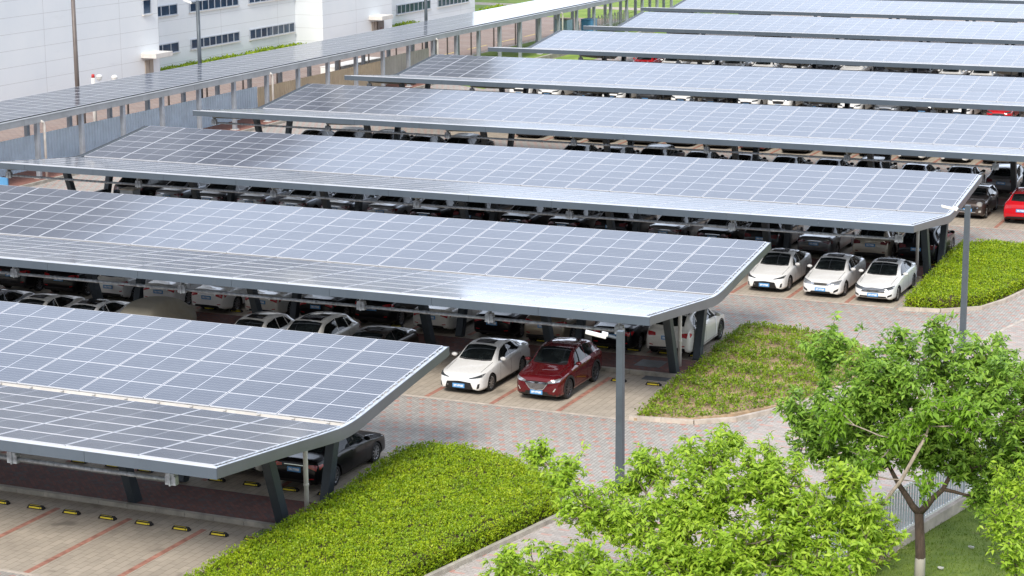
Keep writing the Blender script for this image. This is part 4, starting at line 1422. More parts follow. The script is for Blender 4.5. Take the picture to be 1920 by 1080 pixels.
row([('big', 'pearl', 'suvclad'), ('sedan', 'black'), ('suv', 'tan'), ('sedan', 'black'), ('sedan', 'pearl'), ('suv', 'black'), ('sedan', 'black'), ('sedan', 'pearl'), ('sedan', 'white'),
     ('sedan', 'white'), ('hatch', 'white'), ('suv', 'black'), ('suv', 'charcoal')], 1, 10.75, 'back', 1.95, 'in the second canopy back row', 'back row of cars under the second canopy', 0)
# third canopy
y3 = CY[2]
G3 = 'white sedans at the right end of the third canopy'
car('sedan', 'corolla', 'white', 1.78, y3 + 3.0, 'front', 'white sedan with black lower grille, leftmost of the three under the third canopy', G3, 0, 1)
car('sedan', 'wings', 'white', 4.30, y3 + 2.85, 'front', 'white sedan with ornaments on its dashboard, middle of the three under the third canopy', G3, 0, 1)
car('sedan', 'bars', 'white', 6.62, y3 + 2.7, 'front', 'white sedan with wide chrome barred grille beside the clipped hedge', G3, 0, 2)
row([('big', 'black'), ('suv', 'beige'), ('sedan', 'grey'), ('big', 'charcoal'), ('sedan', 'black'), ('sedan', 'grey'), ('suv', 'black'), ('sedan', 'black'), ('sedan', 'black'), ('suv', 'black'),
     ('sedan', 'black'), ('sedan', 'silver'), ('sedan', 'silver'), ('sedan', 'silver'), ('sedan', 'silver'), ('sedan', 'grey'), ('sedan', 'silver'), ('big', 'black')], 2, 10.8, 'back', 6.9,
    'in the third canopy back row', 'back row of cars under the third canopy', 1)
# fourth canopy
y4 = CY[3]
G4 = 'cars facing the road at the right end of the fourth canopy'
car('mini', 'mini', 'brown', 6.15, y4 + 3.9, 'front', 'dark brown small hatchback with round headlights beside the bright red car', G4)
car('coupe', 'coupe', 'brightred', 8.95, y4 + 3.6, 'back', 'bright red car seen from behind at the right picture edge', G4)
row([('suv', 'grey'), ('sedan', 'charcoal'), ('sedan', 'silver'), ('suv', 'charcoal'), ('sedan', 'blue'), ('sedan', 'charcoal'), ('sedan', 'charcoal'), ('sedan', 'charcoal'), ('suv', 'charcoal'), ('hatch', 'charcoal'), ('sedan', 'charcoal'), None, None,
     ('suv', 'black'), ('sedan', 'black'), ('suv', 'black'), ('suv', 'black'), ('sedan', 'silver')], 3, 10.9, 'back', 6.6, 'in the fourth canopy back row', 'back row of cars under the fourth canopy', 1)
row([None, ('sedan', 'black'), ('sedan', 'white'), ('sedan', 'white'), ('suv', 'black'), ('sedan', 'black'), ('sedan', 'black'), ('sedan', 'red'), ('suv', 'black'), ('sedan', 'charcoal'), ('sedan', 'black'), ('sedan', 'black'), ('suv', 'white'), ('sedan', 'black')],
    4, 2.9, 'front', 6.6, 'in the fifth canopy front row', 'front row of cars under the fifth canopy', 2)
row([('sedan', 'brightred'), ('sedan', 'white'), ('suv', 'black'), ('sedan', 'silver'), ('sedan', 'white'), ('sedan', 'black'), ('suv', 'white'), ('sedan', 'white'), ('sedan', 'black'), ('sedan', 'white'), ('hatch', 'charcoal'), ('sedan', 'white'), ('sedan', 'black'), ('sedan', 'white'), ('suv', 'white')],
    5, 2.8, 'front', .2, 'in the sixth canopy front row', 'front row of cars under the sixth canopy', 2)
row([('hatch', 'red'), ('suv', 'black'), ('sedan', 'white'), ('sedan', 'white'), ('suv', 'black'), ('suv', 'black'), ('suv', 'white'), ('sedan', 'black'), ('sedan', 'white'), ('sedan', 'white'), ('sedan', 'silver'), ('sedan', 'white'), ('sedan', 'white'), ('sedan', 'brightred')],
    6, 3.0, 'front', .1, 'in the seventh canopy front row', 'front row of cars under the seventh canopy', 2)

# ------------------------------------------------------------------ leaf clouds
def leaves_mesh(name, base, direc, size, mat, parent=None, width=.42, bend=.18, roll=None):
    """one kite-shaped folded leaf per row: base points, directions, lengths"""
    n = len(base)
    d = direc / np.linalg.norm(direc, axis=1, keepdims=True)
    ref = rng.normal(size=(n, 3)) * .5 + np.array([0, 0, 1.])
    sd = np.cross(d, ref); sd /= np.linalg.norm(sd, axis=1, keepdims=True) + 1e-9
    up = np.cross(sd, d)
    s = size.reshape(-1, 1)
    V = np.empty((n, 5, 3))
    V[:, 0] = base
    V[:, 1] = base + d * s * .5 + sd * s * width * .5 + up * s * .05
    V[:, 2] = base + d * s - up * s * bend
    V[:, 3] = base + d * s * .5 - sd * s * width * .5 + up * s * .05
    V[:, 4] = base + d * s * .5 - up * s * .02
    F = np.array([[0, 1, 2, 4], [0, 4, 2, 3]])
    idx = (np.arange(n)[:, None, None] * 5 + F[None]).reshape(-1)
    me = bpy.data.meshes.new(name)
    me.vertices.add(n * 5); me.vertices.foreach_set('co', V.astype(np.float32).ravel())
    me.loops.add(len(idx)); me.loops.foreach_set('vertex_index', idx.astype(np.int32))
    me.polygons.add(n * 2)
    me.polygons.foreach_set('loop_start', np.arange(0, n * 8, 4, dtype=np.int32))
    me.update(calc_edges=True)
    me.materials.append(mat)
    o = bpy.data.objects.new(name, me); COL.objects.link(o)
    if parent is not None: o.parent = parent
    return o

def inpoly(P, poly):
    x, y = P[:, 0], P[:, 1]; ins = np.zeros(len(P), bool)
    n = len(poly); j = n - 1
    for i in range(n):
        xi, yi = poly[i]; xj, yj = poly[j]
        c = ((yi > y) != (yj > y)) & (x < (xj - xi) * (y - yi) / (yj - yi + 1e-12) + xi)
        ins ^= c; j = i
    return ins
def polydist(P, poly):
    a = np.array(poly, float); b = np.roll(a, -1, 0); best = np.full(len(P), 1e9)
    for p, q in zip(a, b):
        d = q - p; t = np.clip(((P - p) @ d) / (d @ d), 0, 1)
        best = np.minimum(best, np.linalg.norm(P - (p + t[:, None] * d), axis=1))
    return best
def vnoise(P, f, seed=0):
    r = np.random.default_rng(seed); out = 0
    for k in range(5):
        w = r.normal(size=2) * f * (1 + k * .6); out = out + np.sin(P @ w + r.uniform(0, 6.28)) / (1 + k * .5)
    return out / 2.6
def sample_poly(poly, n):
    a = np.array(poly); lo, hi = a.min(0), a.max(0); out = np.zeros((0, 2))
    while len(out) < n:
        q = rng.uniform(lo, hi, (n, 2)); out = np.concatenate([out, q[inpoly(q, poly)]])
    return out[:n]

def hedge(name, poly, h, dens, size, mat, label, sparse=0.0, group=None, seed=1):
    T = thing(name, label, 'hedge', (0, 0, 0), 0, group)
    area = abs(sum(poly[i][0] * poly[(i + 1) % len(poly)][1] - poly[(i + 1) % len(poly)][0] * poly[i][1] for i in range(len(poly)))) / 2
    n = int(area * dens)
    P = sample_poly(poly, n)
    dist = polydist(P, poly)
    edge = np.clip(dist / .28, 0, 1)
    top = h * (.90 + .10 * vnoise(P, 1.3, seed) + .05 * vnoise(P, 6, seed + 1)) * np.sqrt(np.clip(edge * (2 - edge), .04, 1))
    keep = np.ones(n, bool)
    if not sparse:
        hol = vnoise(P, 10, seed + 7) + .5 * vnoise(P, 3.2, seed + 8)
        keep = (hol > -.78) | (rng.uniform(0, 1, n) < .25)
        top = top + .03 * vnoise(P, 12, seed + 9)
    if sparse:
        nn = vnoise(P, 2.6, seed + 3) + .45 * vnoise(P, 8, seed + 5)
        keep = nn > (sparse - 1) * .62 - .35 * np.clip((polydist(P, poly) < .5) * (P[:, 0] < 5.2), 0, 1)
        top = top * np.clip(.55 + .5 * nn, .25, 1.1)
    z = top - np.abs(rng.normal(0, .055, n)) * (1 + 1.5 * sparse)
    # side faces
    a = np.array(poly); b = np.roll(a, -1, 0); ln = np.linalg.norm(b - a, axis=1)
    m = int(ln.sum() * h * dens * .8)
    k = rng.choice(len(a), m, p=ln / ln.sum()); t = rng.uniform(0, 1, (m, 1))
    Q = a[k] + (b[k] - a[k]) * t + rng.normal(0, .05, (m, 2))
    zq = rng.uniform(.03, h * .9, m)
    C = np.concatenate([np.c_[P, z][keep], np.c_[Q, zq] if not sparse else np.c_[Q, zq * .5][:m // 3]])
    per = 5
    base = np.repeat(C, per, 0) + rng.normal(0, size * .35, (len(C) * per, 3))
    d = rng.normal(0, .75, base.shape) + np.array([0, 0, .75])
    leaves_mesh('foliage', base, d, rng.uniform(.6, 1.25, len(base)) * size, mat, T, width=.6, bend=.12)
    # dark twiggy core
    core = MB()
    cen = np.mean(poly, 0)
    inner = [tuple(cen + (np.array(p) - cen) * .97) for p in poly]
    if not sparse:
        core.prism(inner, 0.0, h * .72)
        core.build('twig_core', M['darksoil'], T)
    return T

H1 = [(-1.0, -2.5), (-1.1, 2.6), (-.95, 5), (-.82, 8), (-1.08, 10.6), (-1.2, 12.8), (-.7, 13.6), (.6, 13.8), (1.9, 13.45), (3.2, 12.8), (4.6, 11.6), (5.15, 10.3), (4.74, 8), (4.33, 6), (3.92, 3.9), (2.9, -2.5)]
H2 = [(3.75, 20.75), (3.4, 24.6), (3.4, 27.5), (3.1, 31.5), (3.0, 34.8), (4.2, 35.2), (6.2, 34.6), (8.2, 33.2), (9.2, 31.0), (9.0, 28.0), (8.2, 25.2), (7.3, 23.6), (6.6, 22.5), (5.5, 21.4)]
H3 = [(8.15, 40.65), (8.1, 44), (7.9, 48.2), (7.7, 53.6), (8.8, 54.4), (10.7, 54.0), (13.2, 53.2), (13.6, 51.5), (11.95, 46.7), (11.35, 43.7), (10.8, 42.1), (9.5, 41.0)]
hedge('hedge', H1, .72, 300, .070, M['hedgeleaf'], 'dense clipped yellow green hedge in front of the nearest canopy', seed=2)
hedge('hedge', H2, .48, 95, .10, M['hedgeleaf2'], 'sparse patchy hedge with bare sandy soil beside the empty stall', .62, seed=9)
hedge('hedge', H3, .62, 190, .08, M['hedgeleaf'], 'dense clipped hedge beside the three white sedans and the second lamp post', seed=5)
def bed(poly, name, mat, z=.06):
    mb = MB(); mb.prism(poly, -.05, z)
    return struct(name, mb, mat)
def grow(poly, d):
    c = np.mean(poly, 0); out = []
    for p in poly:
        v = np.array(p) - c; out.append(tuple(np.array(p) + v / np.linalg.norm(v) * d))
    return out
bed(grow(H1, .12), 'hedge_soil', M['darksoil'], .05); bed(grow(H2, .2), 'planting_bed_soil', M['soil'], .08); bed(grow(H3, .12), 'hedge_soil', M['darksoil'], .05)
# dry grass on the sandy bed
gp = sample_poly(H2, 5200)
leaves_mesh_o = leaves_mesh('dry_grass', np.c_[gp, np.full(len(gp), .08)], rng.normal(0, .5, (len(gp), 3)) + np.array([0, 0, 1.0]), rng.uniform(.06, .17, len(gp)), M['drygrass'], width=.16)
tag(leaves_mesh_o, 'dry tan grass between the sparse hedge plants', 'dry grass', kind='stuff')
# kerbs round the beds
def kerb_run(name, pts, mat, w=.14, h=.13, seg=1.0):
    mb = MB()
    for a, b in zip(pts[:-1], pts[1:]):
        a = Vector((*a, 0)); b = Vector((*b, 0)); L_ = (b - a).length; n = max(1, round(L_ / seg))
        for k in range(n):
            p = a.lerp(b, k / n); q = a.lerp(b, (k + 1) / n); g = (q - p).normalized() * .006
            mb.bar(p + g + Vector((0, 0, h / 2 - .01)), q - g + Vector((0, 0, h / 2 - .01)), w, h + .02)
    struct(name, mb, mat)
kerb_run('kerb', [(3.05, -2.6), (4.12, 3.9), (4.55, 6), (4.98, 8.1), (5.42, 10.4), (4.85, 11.9), (3.35, 13.1), (1.95, 13.75), (.6, 14.1), (-.8, 13.85)], M['kerb'])
kerb_run('kerb', [(3.5, 20.62), (5.7, 20.95), (6.9, 21.85), (7.65, 23.2), (8.5, 25.0), (9.3, 28.0), (9.5, 31.1), (8.4, 33.5), (6.3, 34.9), (4.2, 35.5), (2.9, 35.1)], M['kerbp'])
kerb_run('kerb', [(7.9, 40.5), (9.6, 40.75), (11.05, 41.9), (11.65, 43.6), (12.25, 46.6), (13.9, 51.5), (13.4, 53.4), (10.8, 54.3), (8.8, 54.7), (7.5, 53.9)], M['kerbp'])

# ------------------------------------------------------------------ trees
def tree(name, label, base, fork, lobes, barkm, leafm, trunk_r, leaf, dens, seed, trunk_pts=None, droop=.45, per=8, group=None, limb_r=.06, clump=6, spray=.32):
    """trunk, limbs to every lobe, twigs to every leaf whorl"""
    r = np.random.default_rng(seed)
    T = thing(name, label, 'tree', base, 0, group)
    B = np.array(base, float)
    wood = MB()
    nodes = []
    tp = [np.array(p, float) for p in (trunk_pts or [base, fork])]
    radii = list(np.linspace(trunk_r, trunk_r * .78, len(tp)))
    wood.tube([tuple(p - B) for p in tp], radii, 10)
    F = tp[-1]
    nodes += [(F, limb_r)]
    P = []
    for (cx, cy, cz, rx, rz) in lobes:
        c = np.array([cx, cy, cz]); ry = min(1.1, max(.35, (rx + rz) / 2 * .9))
        # limb along a bowed path from the nearest existing node that lies lower
        best = min(nodes, key=lambda q: np.linalg.norm(q[0] - c) + (2.0 if q[0][2] > cz + .1 else 0) + .35 * np.linalg.norm(q[0] - F))
        s = best[0]; mid = (s + c) / 2 + np.array([0, 0, -.10 * np.linalg.norm(c - s)]) + r.normal(0, .08, 3)
        k = max(4, int(np.linalg.norm(c - s) / .3))
        r0 = max(.02, min(best[1], limb_r) * .85)
        path = [((1 - t) ** 2) * s + 2 * t * (1 - t) * mid + t * t * c + r.normal(0, .025, 3) * (0 < t < 1) for t in np.linspace(0, 1, k + 1)]
        rad = np.linspace(r0, max(.012, r0 * .4), k + 1)
        wood.tube([tuple(p - B) for p in path], list(rad), 7)
        nodes += [(p, q) for p, q in zip(path[1:], rad[1:])]
        n = max(8, int(dens * (rx * rz + rx * ry + ry * rz)))
        k_ = max(1, round(n / clump))
        u = r.normal(size=(k_, 3)); u /= np.linalg.norm(u, axis=1, keepdims=True)
        rad_ = r.uniform(.12, 1.0, (k_, 1)) ** .5 * (1 + .25 * np.sin(u[:, :1] * 5 + seed) * np.cos(u[:, 2:] * 4))
        sc = c + u * rad_ * np.array([rx, ry, rz])
        ax = u * np.array([1, 1, .6]) * .6 + np.array([0, 0, .8]) + r.normal(0, .25, (k_, 3))
        ax /= np.linalg.norm(ax, axis=1, keepdims=True)
        tt = np.tile(np.linspace(-1.0, .5, clump), k_)[:, None]
        P.append(np.repeat(sc, clump, 0) + np.repeat(ax, clump, 0) * tt * spray + r.normal(0, spray * .28, (k_ * clump, 3)))
    P = np.concatenate(P)
    N = np.array([q[0] for q in nodes])
    order = np.argsort(np.min(np.linalg.norm(P[:, None] - N[None], axis=2), axis=1))
    NL = list(N)
    for i in order:
        p = P[i]
        A = np.array(NL)
        dd = np.linalg.norm(A - p, axis=1) + .4 * np.clip(A[:, 2] - p[2], 0, 9)
        s = A[int(np.argmin(dd))]
        L_ = np.linalg.norm(p - s)
        m = (s + p) / 2 + np.array([0, 0, -.06 * L_]) + r.normal(0, .03, 3)
        wood.tube([tuple(s - B), tuple(m - B), tuple(p - B)], [.009 + .004 * min(L_, 1.5), .008, .004], 4, cap=False)
        NL += [m] if L_ > .25 else []
        if len(NL) < 900: NL.append(p)
    wood.build('trunk', barkm, T, smooth=True)
    n = len(P)
    base_ = np.repeat(P, per, 0)
    ang = np.tile(np.arange(per) * 2 * math.pi / per, n) + np.repeat(r.uniform(0, 6.28, n), per) + r.normal(0, .25, n * per)
    el = r.normal(.15, .35, n * per)
    tilt = np.repeat(r.normal(0, .35, (n, 3)), per, 0)
    d = np.c_[np.cos(ang) * np.cos(el), np.sin(ang) * np.cos(el), np.sin(el)] + tilt + np.array([0, 0, -droop * .2])
    size = r.uniform(.65, 1.2, n * per) * leaf
    # leaves also along the last bit of the twig
    base_ = base_ + r.normal(0, leaf * .22, base_.shape)
    leaves_mesh('crown', base_ - B, d, size, leafm, T, width=.40, bend=droop)
    return T

T1L = [(12.25, 3, 4.55, .91, .55), (12.87, 2, 3.86, 1.15, .77), (10.84, 2, 3.05, .78, .6), (13.87, 1, 3.24, 1.12, .75), (12.25, 1.5, 2.99, 1.15, .77), (15.0, 1.5, 3.62, 1.0, .75), (13.63, 2.5, 4.45, .89, .7), (14.57, 2, 4.45, .88, .7),
       (9.75, 3, 2.88, .67, .5), (9.23, 2.5, 3.11, .8, .5), (8.45, 3, 3.60, .65, .5), (7.51, 3.5, 4.05, .42, .40), (10.75, 3.5, 4.05, .66, .55), (9.94, 3.8, 3.55, .5, .42), (12.47, 4, 4.85, .45, .36), (15.59, 2.5, 4.6, .6, .48), (15.62, 2.5, 3.79, .76, .6), (15.67, 1, 2.96, .7, .45), (16.3, 2.2, 4.0, .5, .45), (16.4, 1.6, 3.2, .45, .45), (15.2, .6, 2.4, .7, .4), (14.0, .4, 2.3, .8, .4), (12.6, .4, 2.2, .8, .4), (11.9, 1, 2.5, .8, .45), (10.5, 1, 1.9, .8, .4), (13.2, .2, 1.9, .9, .4), (14.8, .2, 2.0, .9, .4), (16.2, 1, 2.4, .8, .6), (16.5, 2.6, 3.5, .55, .5), (15.6, .4, 1.9, .8, .45), (14.4, 1.8, 2.7, .8, .5), (11.6, 2.2, 3.5, .8, .5), (13.2, 1.2, 2.6, .9, .5),
       (11.13, .5, 2.36, .85, .42), (9.7, 1, 2.2, .85, .5), (8.43, 1, 2.05, .9, .45), (7.57, 1, 1.72, .5, .3)]
tree('tree', 'bright yellow green tree filling the bottom centre in front of the lamp post', (13.6, 1.6, -.02), (13.2, 1.7, 1.5), T1L, M['bark1'], M['leaf1'], .12, .185, 98, 3, [(13.6, 1.6, -.05), (13.5, 1.6, .8), (13.2, 1.7, 1.5)], droop=.34, per=11, limb_r=.07)
T2L = [(15.2, 8.3, 3.55, .35, .3), (17.25, 8.3, 3.45, .35, .3), (16.5, 9.0, 3.6, .3, .3), (13.5, 8.3, 3.6, .8, .5), (14.3, 8.2, 3.25, .7, .4), (18.6, 8.3, 3.9, .8, .6), (19.2, 8.5, 5.6, .8, .9), (15.8, 8.5, 4.74, 1.5, 1.2), (14.65, 7.9, 4.45, 1.2, .8), (16.99, 9.5, 4.3, 1.35, 1.05), (15.05, 8, 5.6, 1.3, .9), (13.3, 8.5, 4.4, 1.0, .8), (13.63, 9, 6.0, .8, .6), (16.41, 9, 6.6, .36, .6), (16.51, 9.5, 5.87, .95, .7),
       (17.71, 9, 6.2, .92, .7), (18.34, 8, 5.56, 1.05, 1.0), (17.96, 9, 3.5, .9, .75), (17.88, 8.4, 2.77, .6, .42), (18.7, 8.4, 3.1, .8, .6), (17.3, 9.2, 3.2, .7, .5), (15.36, 9.5, 6.1, .66, .45), (16.2, 8.6, 3.7, .9, .5), (18.9, 8.6, 4.6, .8, .9)]
tree('tree', 'mid green tree with dark brown forked trunk and whitewashed foot on the lawn', (16.35, 8.2, 0), (16.25, 8.2, 2.15), T2L, M['bark2'], M['leaf2'], .15, .205, 80, 17, [(16.35, 8.2, -.05), (16.36, 8.2, 1.0), (16.28, 8.2, 2.1)], droop=.3, per=11, limb_r=.12)
T3L = [(19.05, 5.5, 3.45, .52, .58), (18.72, 6, 3.87, .27, .4), (19.26, 6, 3.87, .36, .5), (19.3, 5, 2.9, .55, .6), (18.9, 5.5, 3.0, .45, .48), (19.4, 5, 2.16, .42, .5)]
tree('tree', 'small yellow green tree at the bottom right corner on the lawn', (19.6, 5.0, 0), (19.5, 5.1, 1.2), T3L, M['bark1'], M['leaf1'], .07, .17, 75, 23, droop=.25, per=8, limb_r=.04)
T4L = [(17.03, 6, 5.66, .5, .26), (17.69, 6, 5.60, .55, .3), (18.1, 6, 5.32, .38, .28), (16.62, 6, 5.2, .42, .3), (16.0, 6.3, 4.6, .35, .25), (15.4, 6.3, 3.9, .45, .26), (15.0, 6.3, 3.3, .4, .26), (16.9, 6.4, 3.6, .3, .2), (14.62, 6.4, 5.1, .42, .26), (14.3, 6.6, 4.75, .34, .24)]
tree('tree', 'slim leaning tree with pale bare branches and light drooping leaves before the dark tree', (14.65, 5.9, 0), (15.1, 6, 1.84), T4L, M['bark4'], M['leaf4'], .055, .19, 85, 31, [(14.65, 5.9, -.05), (14.85, 6, .9), (15.1, 6, 1.84), (16.3, 6, 3.64), (16.89, 6, 4.89)], droop=.7, per=8, limb_r=.035)
SL = [(14.6, 9, .75, .85, .6), (13.75, 10, 1.2, .6, .6), (14.68, 9.6, 1.1, .5, .5), (14.1, 8.6, .5, .6, .4)]
sh = tree('shrub', 'thin yellowish shrub with tiny leaves against the white picket fence', (14.3, 9.2, 0), (14.3, 9.2, .3), SL, M['bark4'], M['shrubleaf'], .03, .085, 330, 41, droop=.2, per=6, limb_r=.015)
sh['category'] = 'shrub'

# ------------------------------------------------------------------ lawn and picket fence, bottom right
FA, FB = Vector((11.6, -3.5, 0)), Vector((19.5, 31.5, 0))
def fpt(y): return Vector((14.87 + (y - 10.55) * .2165, y, 0))
FA, FB = fpt(-3.0), fpt(26.0)
lawn_poly = [(FA.x + .1, FA.y), (FB.x + .1, FB.y), (40, 26), (40, -8), (FA.x, -8)]
lm = MB(); lm.add([(x, y, .006) for x, y in lawn_poly], [tuple(range(5))]); struct('lawn', lm, M['lawn'])
lp = sample_poly([(13.5, 4), (17.3, 21), (22, 21), (22, 4)], 26000)
lo_ = leaves_mesh('grass', np.c_[lp, np.full(len(lp), 0.0)], rng.normal(0, .5, (len(lp), 3)) + np.array([0, 0, .9]), rng.uniform(.04, .10, len(lp)), M['grassblade'], width=.25)
lo_.data.name = 'grass'
keepv = None
tag(lo_, 'short patchy green grass around the forked tree', 'grass', kind='stuff')
PF = thing('picket_fence', 'white metal picket fence on a low pale wall behind the trees', 'picket fence', tuple(FA))
mb = MB(); d = FB - FA
mb.bar(Vector((0, 0, .16)), d + Vector((0, 0, .16)), .24, .36); mb.build('base_wall', M['kerbp'], PF)
mb = MB(); mb.bar(Vector((0, 0, .42)), d + Vector((0, 0, .42)), .05, .07); mb.bar(Vector((0, 0, 1.75)), d + Vector((0, 0, 1.60)), .05, .06); mb.build('rail', M['white'], PF)
mb = MB(); n = int(d.length / .17)
for k in range(n):
    p = d * ((k + .5) / n)
    mb.bar(p + Vector((0, 0, .38)), p + Vector((0, 0, 1.72)), .045, .03)
mb.build('pickets', pmat('pale_blue_white_picket_paint', (.55, .60, .65), .45, var=.1), PF)
for k in range(12):
    p = d * (k / 11)
    MB().bar(p + Vector((0, 0, .30)), p + Vector((0, 0, 1.80)), .09, .09).build('post', M['wsteel'], PF)
for k, (x, y, lab) in enumerate([(16.95, 11.9, 'crumpled white litter on the lawn beyond the forked trunk'), (16.55, 9.9, 'small white litter scrap on the lawn right of the forked trunk')]):
    bm = bmesh.new(); bmesh.ops.create_icosphere(bm, subdivisions=2, radius=1)
    for v in bm.verts: v.co = Vector((v.co.x * .09, v.co.y * .06, v.co.z * .04 + .05)) * (1 + .3 * math.sin(v.co.x * 7 + v.co.y * 9))
    me = bpy.data.meshes.new('litter'); bm.to_mesh(me); bm.free(); me.materials.append(M['litter'])
    o = bpy.data.objects.new('litter', me); COL.objects.link(o); o.location = (x, y, .02); tag(o, lab, 'litter')

# ------------------------------------------------------------------ lamp posts
def lamp_near(loc, h, label):
    T = thing('lamp_post', label, 'lamp post', loc, 0, 'grey square lamp posts by the road')
    mb = MB(); w0, w1 = .112, .096
    mb.add([(-w0, -w0, 0), (w0, -w0, 0), (w0, w0, 0), (-w0, w0, 0), (-w1, -w1, h), (w1, -w1, h), (w1, w1, h), (-w1, w1, h)],
           [(0, 3, 2, 1), (4, 5, 6, 7), (0, 1, 5, 4), (1, 2, 6, 5), (2, 3, 7, 6), (3, 0, 4, 7)])
    mb.build('pole', M['post'], T, bevel=.012)
    MB().box((-.22, -.22, 0), (.22, .22, .03)).build('base_plate', M['post'], T)
    MB().tube([(-.12, 0, h - .22), (-.36, -.10, h - .15)], .04, 8).build('arm', M['post'], T)
    mt = Matrix.Translation((-.62, -.22, h - .12)) @ Matrix.Rotation(R(20), 4, 'Z') @ Matrix.Rotation(R(14), 4, 'Y')
    mb = MB(); mb.box((-.34, -.13, -.035), (.26, .13, .035), mat=mt); mb.box((.12, -.05, .02), (.30, .24, .085), mat=mt)
    hd = mb.build('lamp_head', M['white'], T, bevel=.015)
    MB().box((-.28, -.09, -.045), (.08, .09, -.036), mat=mt).build('lamp_lens', M['foglamp'], hd)
    return T
lamp_near((7.28, 9.9, 0), 5.80, 'grey square lamp post standing behind the yellow green tree near the big hedge')
lamp_near((11.8, 34.7, 0), 5.62, 'grey square lamp post standing before the clipped hedge at the right')
def lamp_far(loc, h, label, m, head=True):
    T = thing('lamp_post', label, 'lamp post', loc, 0, 'thin lamp posts along the white building')
    MB().tube([(0, 0, 0), (0, 0, h)], [.16, .13], 10).build('pole', m, T, smooth=True)
    mt = Matrix.Translation((-.75, 0, h - .1)) @ Matrix.Rotation(R(18), 4, 'Y')
    MB().tube([(0, 0, h - .25), (-.5, 0, h - .12)], .05, 6).build('arm', m, T)
    MB().box((-.35, -.15, -.04), (.35, .15, .05), mat=mt).build('lamp_head', M['white'], T)
lamp_far((-53, 68.9, 0), 10.0, 'brown grey lamp post at the upper left before the blank white wall', M['brownpost'])
lamp_far((-53, 83.65, 0), 8.0, 'dark grey lamp post with white head before the ribbon windows', M['post'])
lamp_far((-53, 120.0, 0), 8.2, 'dark grey lamp post beyond the brown open door of the white building', M['post'])

# camera mast
CMt = thing('camera_mast', 'white camera mast with red beacon and twin cameras behind the walkway roof', 'camera mast', (-54, 72.1, 0))
MB().tube([(0, 0, 0), (0, 0, 3.75)], .13, 12).build('pole', M['white'], CMt, smooth=True)
MB().tube([(0, 0, 3.75), (0, 0, 3.98)], [.12, .10], 10).build('beacon', M['redp'], CMt, smooth=True)
mb = MB(); mb.bar((0, 0, 3.35), (1.45, .35, 3.35), .12, .12); mb.bar((1.4, .35, 3.3), (1.4, .35, 3.62), .1, .1); mb.build('arm', M['white'], CMt)
for x, y, z in ((.42, .1, 3.75), (1.45, .35, 3.72)):
    bm = bmesh.new(); bmesh.ops.create_uvsphere(bm, u_segments=12, v_segments=8, radius=.24)
    for v in bm.verts: v.co = v.co * (1 if v.co.z > 0 else .8) + Vector((x, y, z))
    me = bpy.data.meshes.new('camera_dome'); bm.to_mesh(me); bm.free(); me.materials.append(M['white'])
    o = bpy.data.objects.new('camera_dome', me); COL.objects.link(o); o.parent = CMt
MB().box((.25, -.12, 2.88), (.75, .2, 3.22)).build('floodlight', M['grate'], CMt)
MB().box((.95, .05, 2.92), (1.4, .4, 3.20)).build('control_box', M['white'], CMt)
MB().box((-.5, -.15, 1.7), (-.15, .15, 2.3)).build('junction_box', M['kerb'], CMt)

# ------------------------------------------------------------------ covered walkway along the left
WX0, WX1, WY0, WY1, WZ = -46.1, -51.5, 36.0, 178.0, 3.66
W = thing('covered_walkway', 'long solar roofed walkway on grey steel columns along the left of the car park', 'covered walkway', (WX0, WY0, 0))
def W_(x, y, z): return (x - WX0, y - WY0, z)
mb = MB()
ya = WY0
while ya < WY1:
    yb = min(ya + 6.0, WY1)
    mb.box(W_(WX0 - .30, ya + .01, WZ - .40), W_(WX0, yb - .01, WZ - .04)); ya += 6.0
mb.box(W_(WX0 - .30, WY0, WZ - .04), W_(WX0 + .03, WY1, WZ - .015))
mb.build('gutter', M['wgut'], W)
MB().box(W_(WX1, WY0, WZ - .02), W_(WX1 + .12, WY1, WZ + .14)).build('edge_beam', M['wgut'], W)
mb = MB()
for t in (.9, 2.7, 4.5): mb.box(W_(WX0 - t - .05, WY0, WZ - .16), W_(WX0 - t + .05, WY1, WZ + .0))
mb.build('purlins', M['steel'], W)
# roof modules
NWY = 1.14; rows_w = 3; pw = 1.68
mm = []
for k in range(int((WY1 - WY0) / NWY)):
    for q in range(rows_w):
        x = WX0 - .34 - pw / 2 - q * (pw + .03); y = WY0 + (k + .5) * NWY
        z = WZ + .06 + .12 * ((WX0 - x) / 5.4)
        m = Matrix.Translation(W_(x, y, z)) @ Matrix.Rotation(math.atan2(.12, 5.4), 4, 'Y') @ Matrix.Diagonal((pw / 2.27, (NWY - .035) / 1.065, 1, 1))
        dd = (Vector((x, y, z)) - CAM).length
        s = world_to_camera_view(scene, cam, Vector((x, y, z)))
        mm.append((0 if (-.02 < s.x < 1 and -.02 < s.y < 1.02) else 1, dd, m))
mm.sort(key=lambda a: a[:2])
for _, _, m in mm[:100]:
    o = bpy.data.objects.new('solar_panel', MOD); COL.objects.link(o); o.parent = W; o.matrix_local = m
panels_mass('solar_panel', [m for _, _, m in mm[100:]], W)
k = 0; y = 55.5 - 4.35 * 4
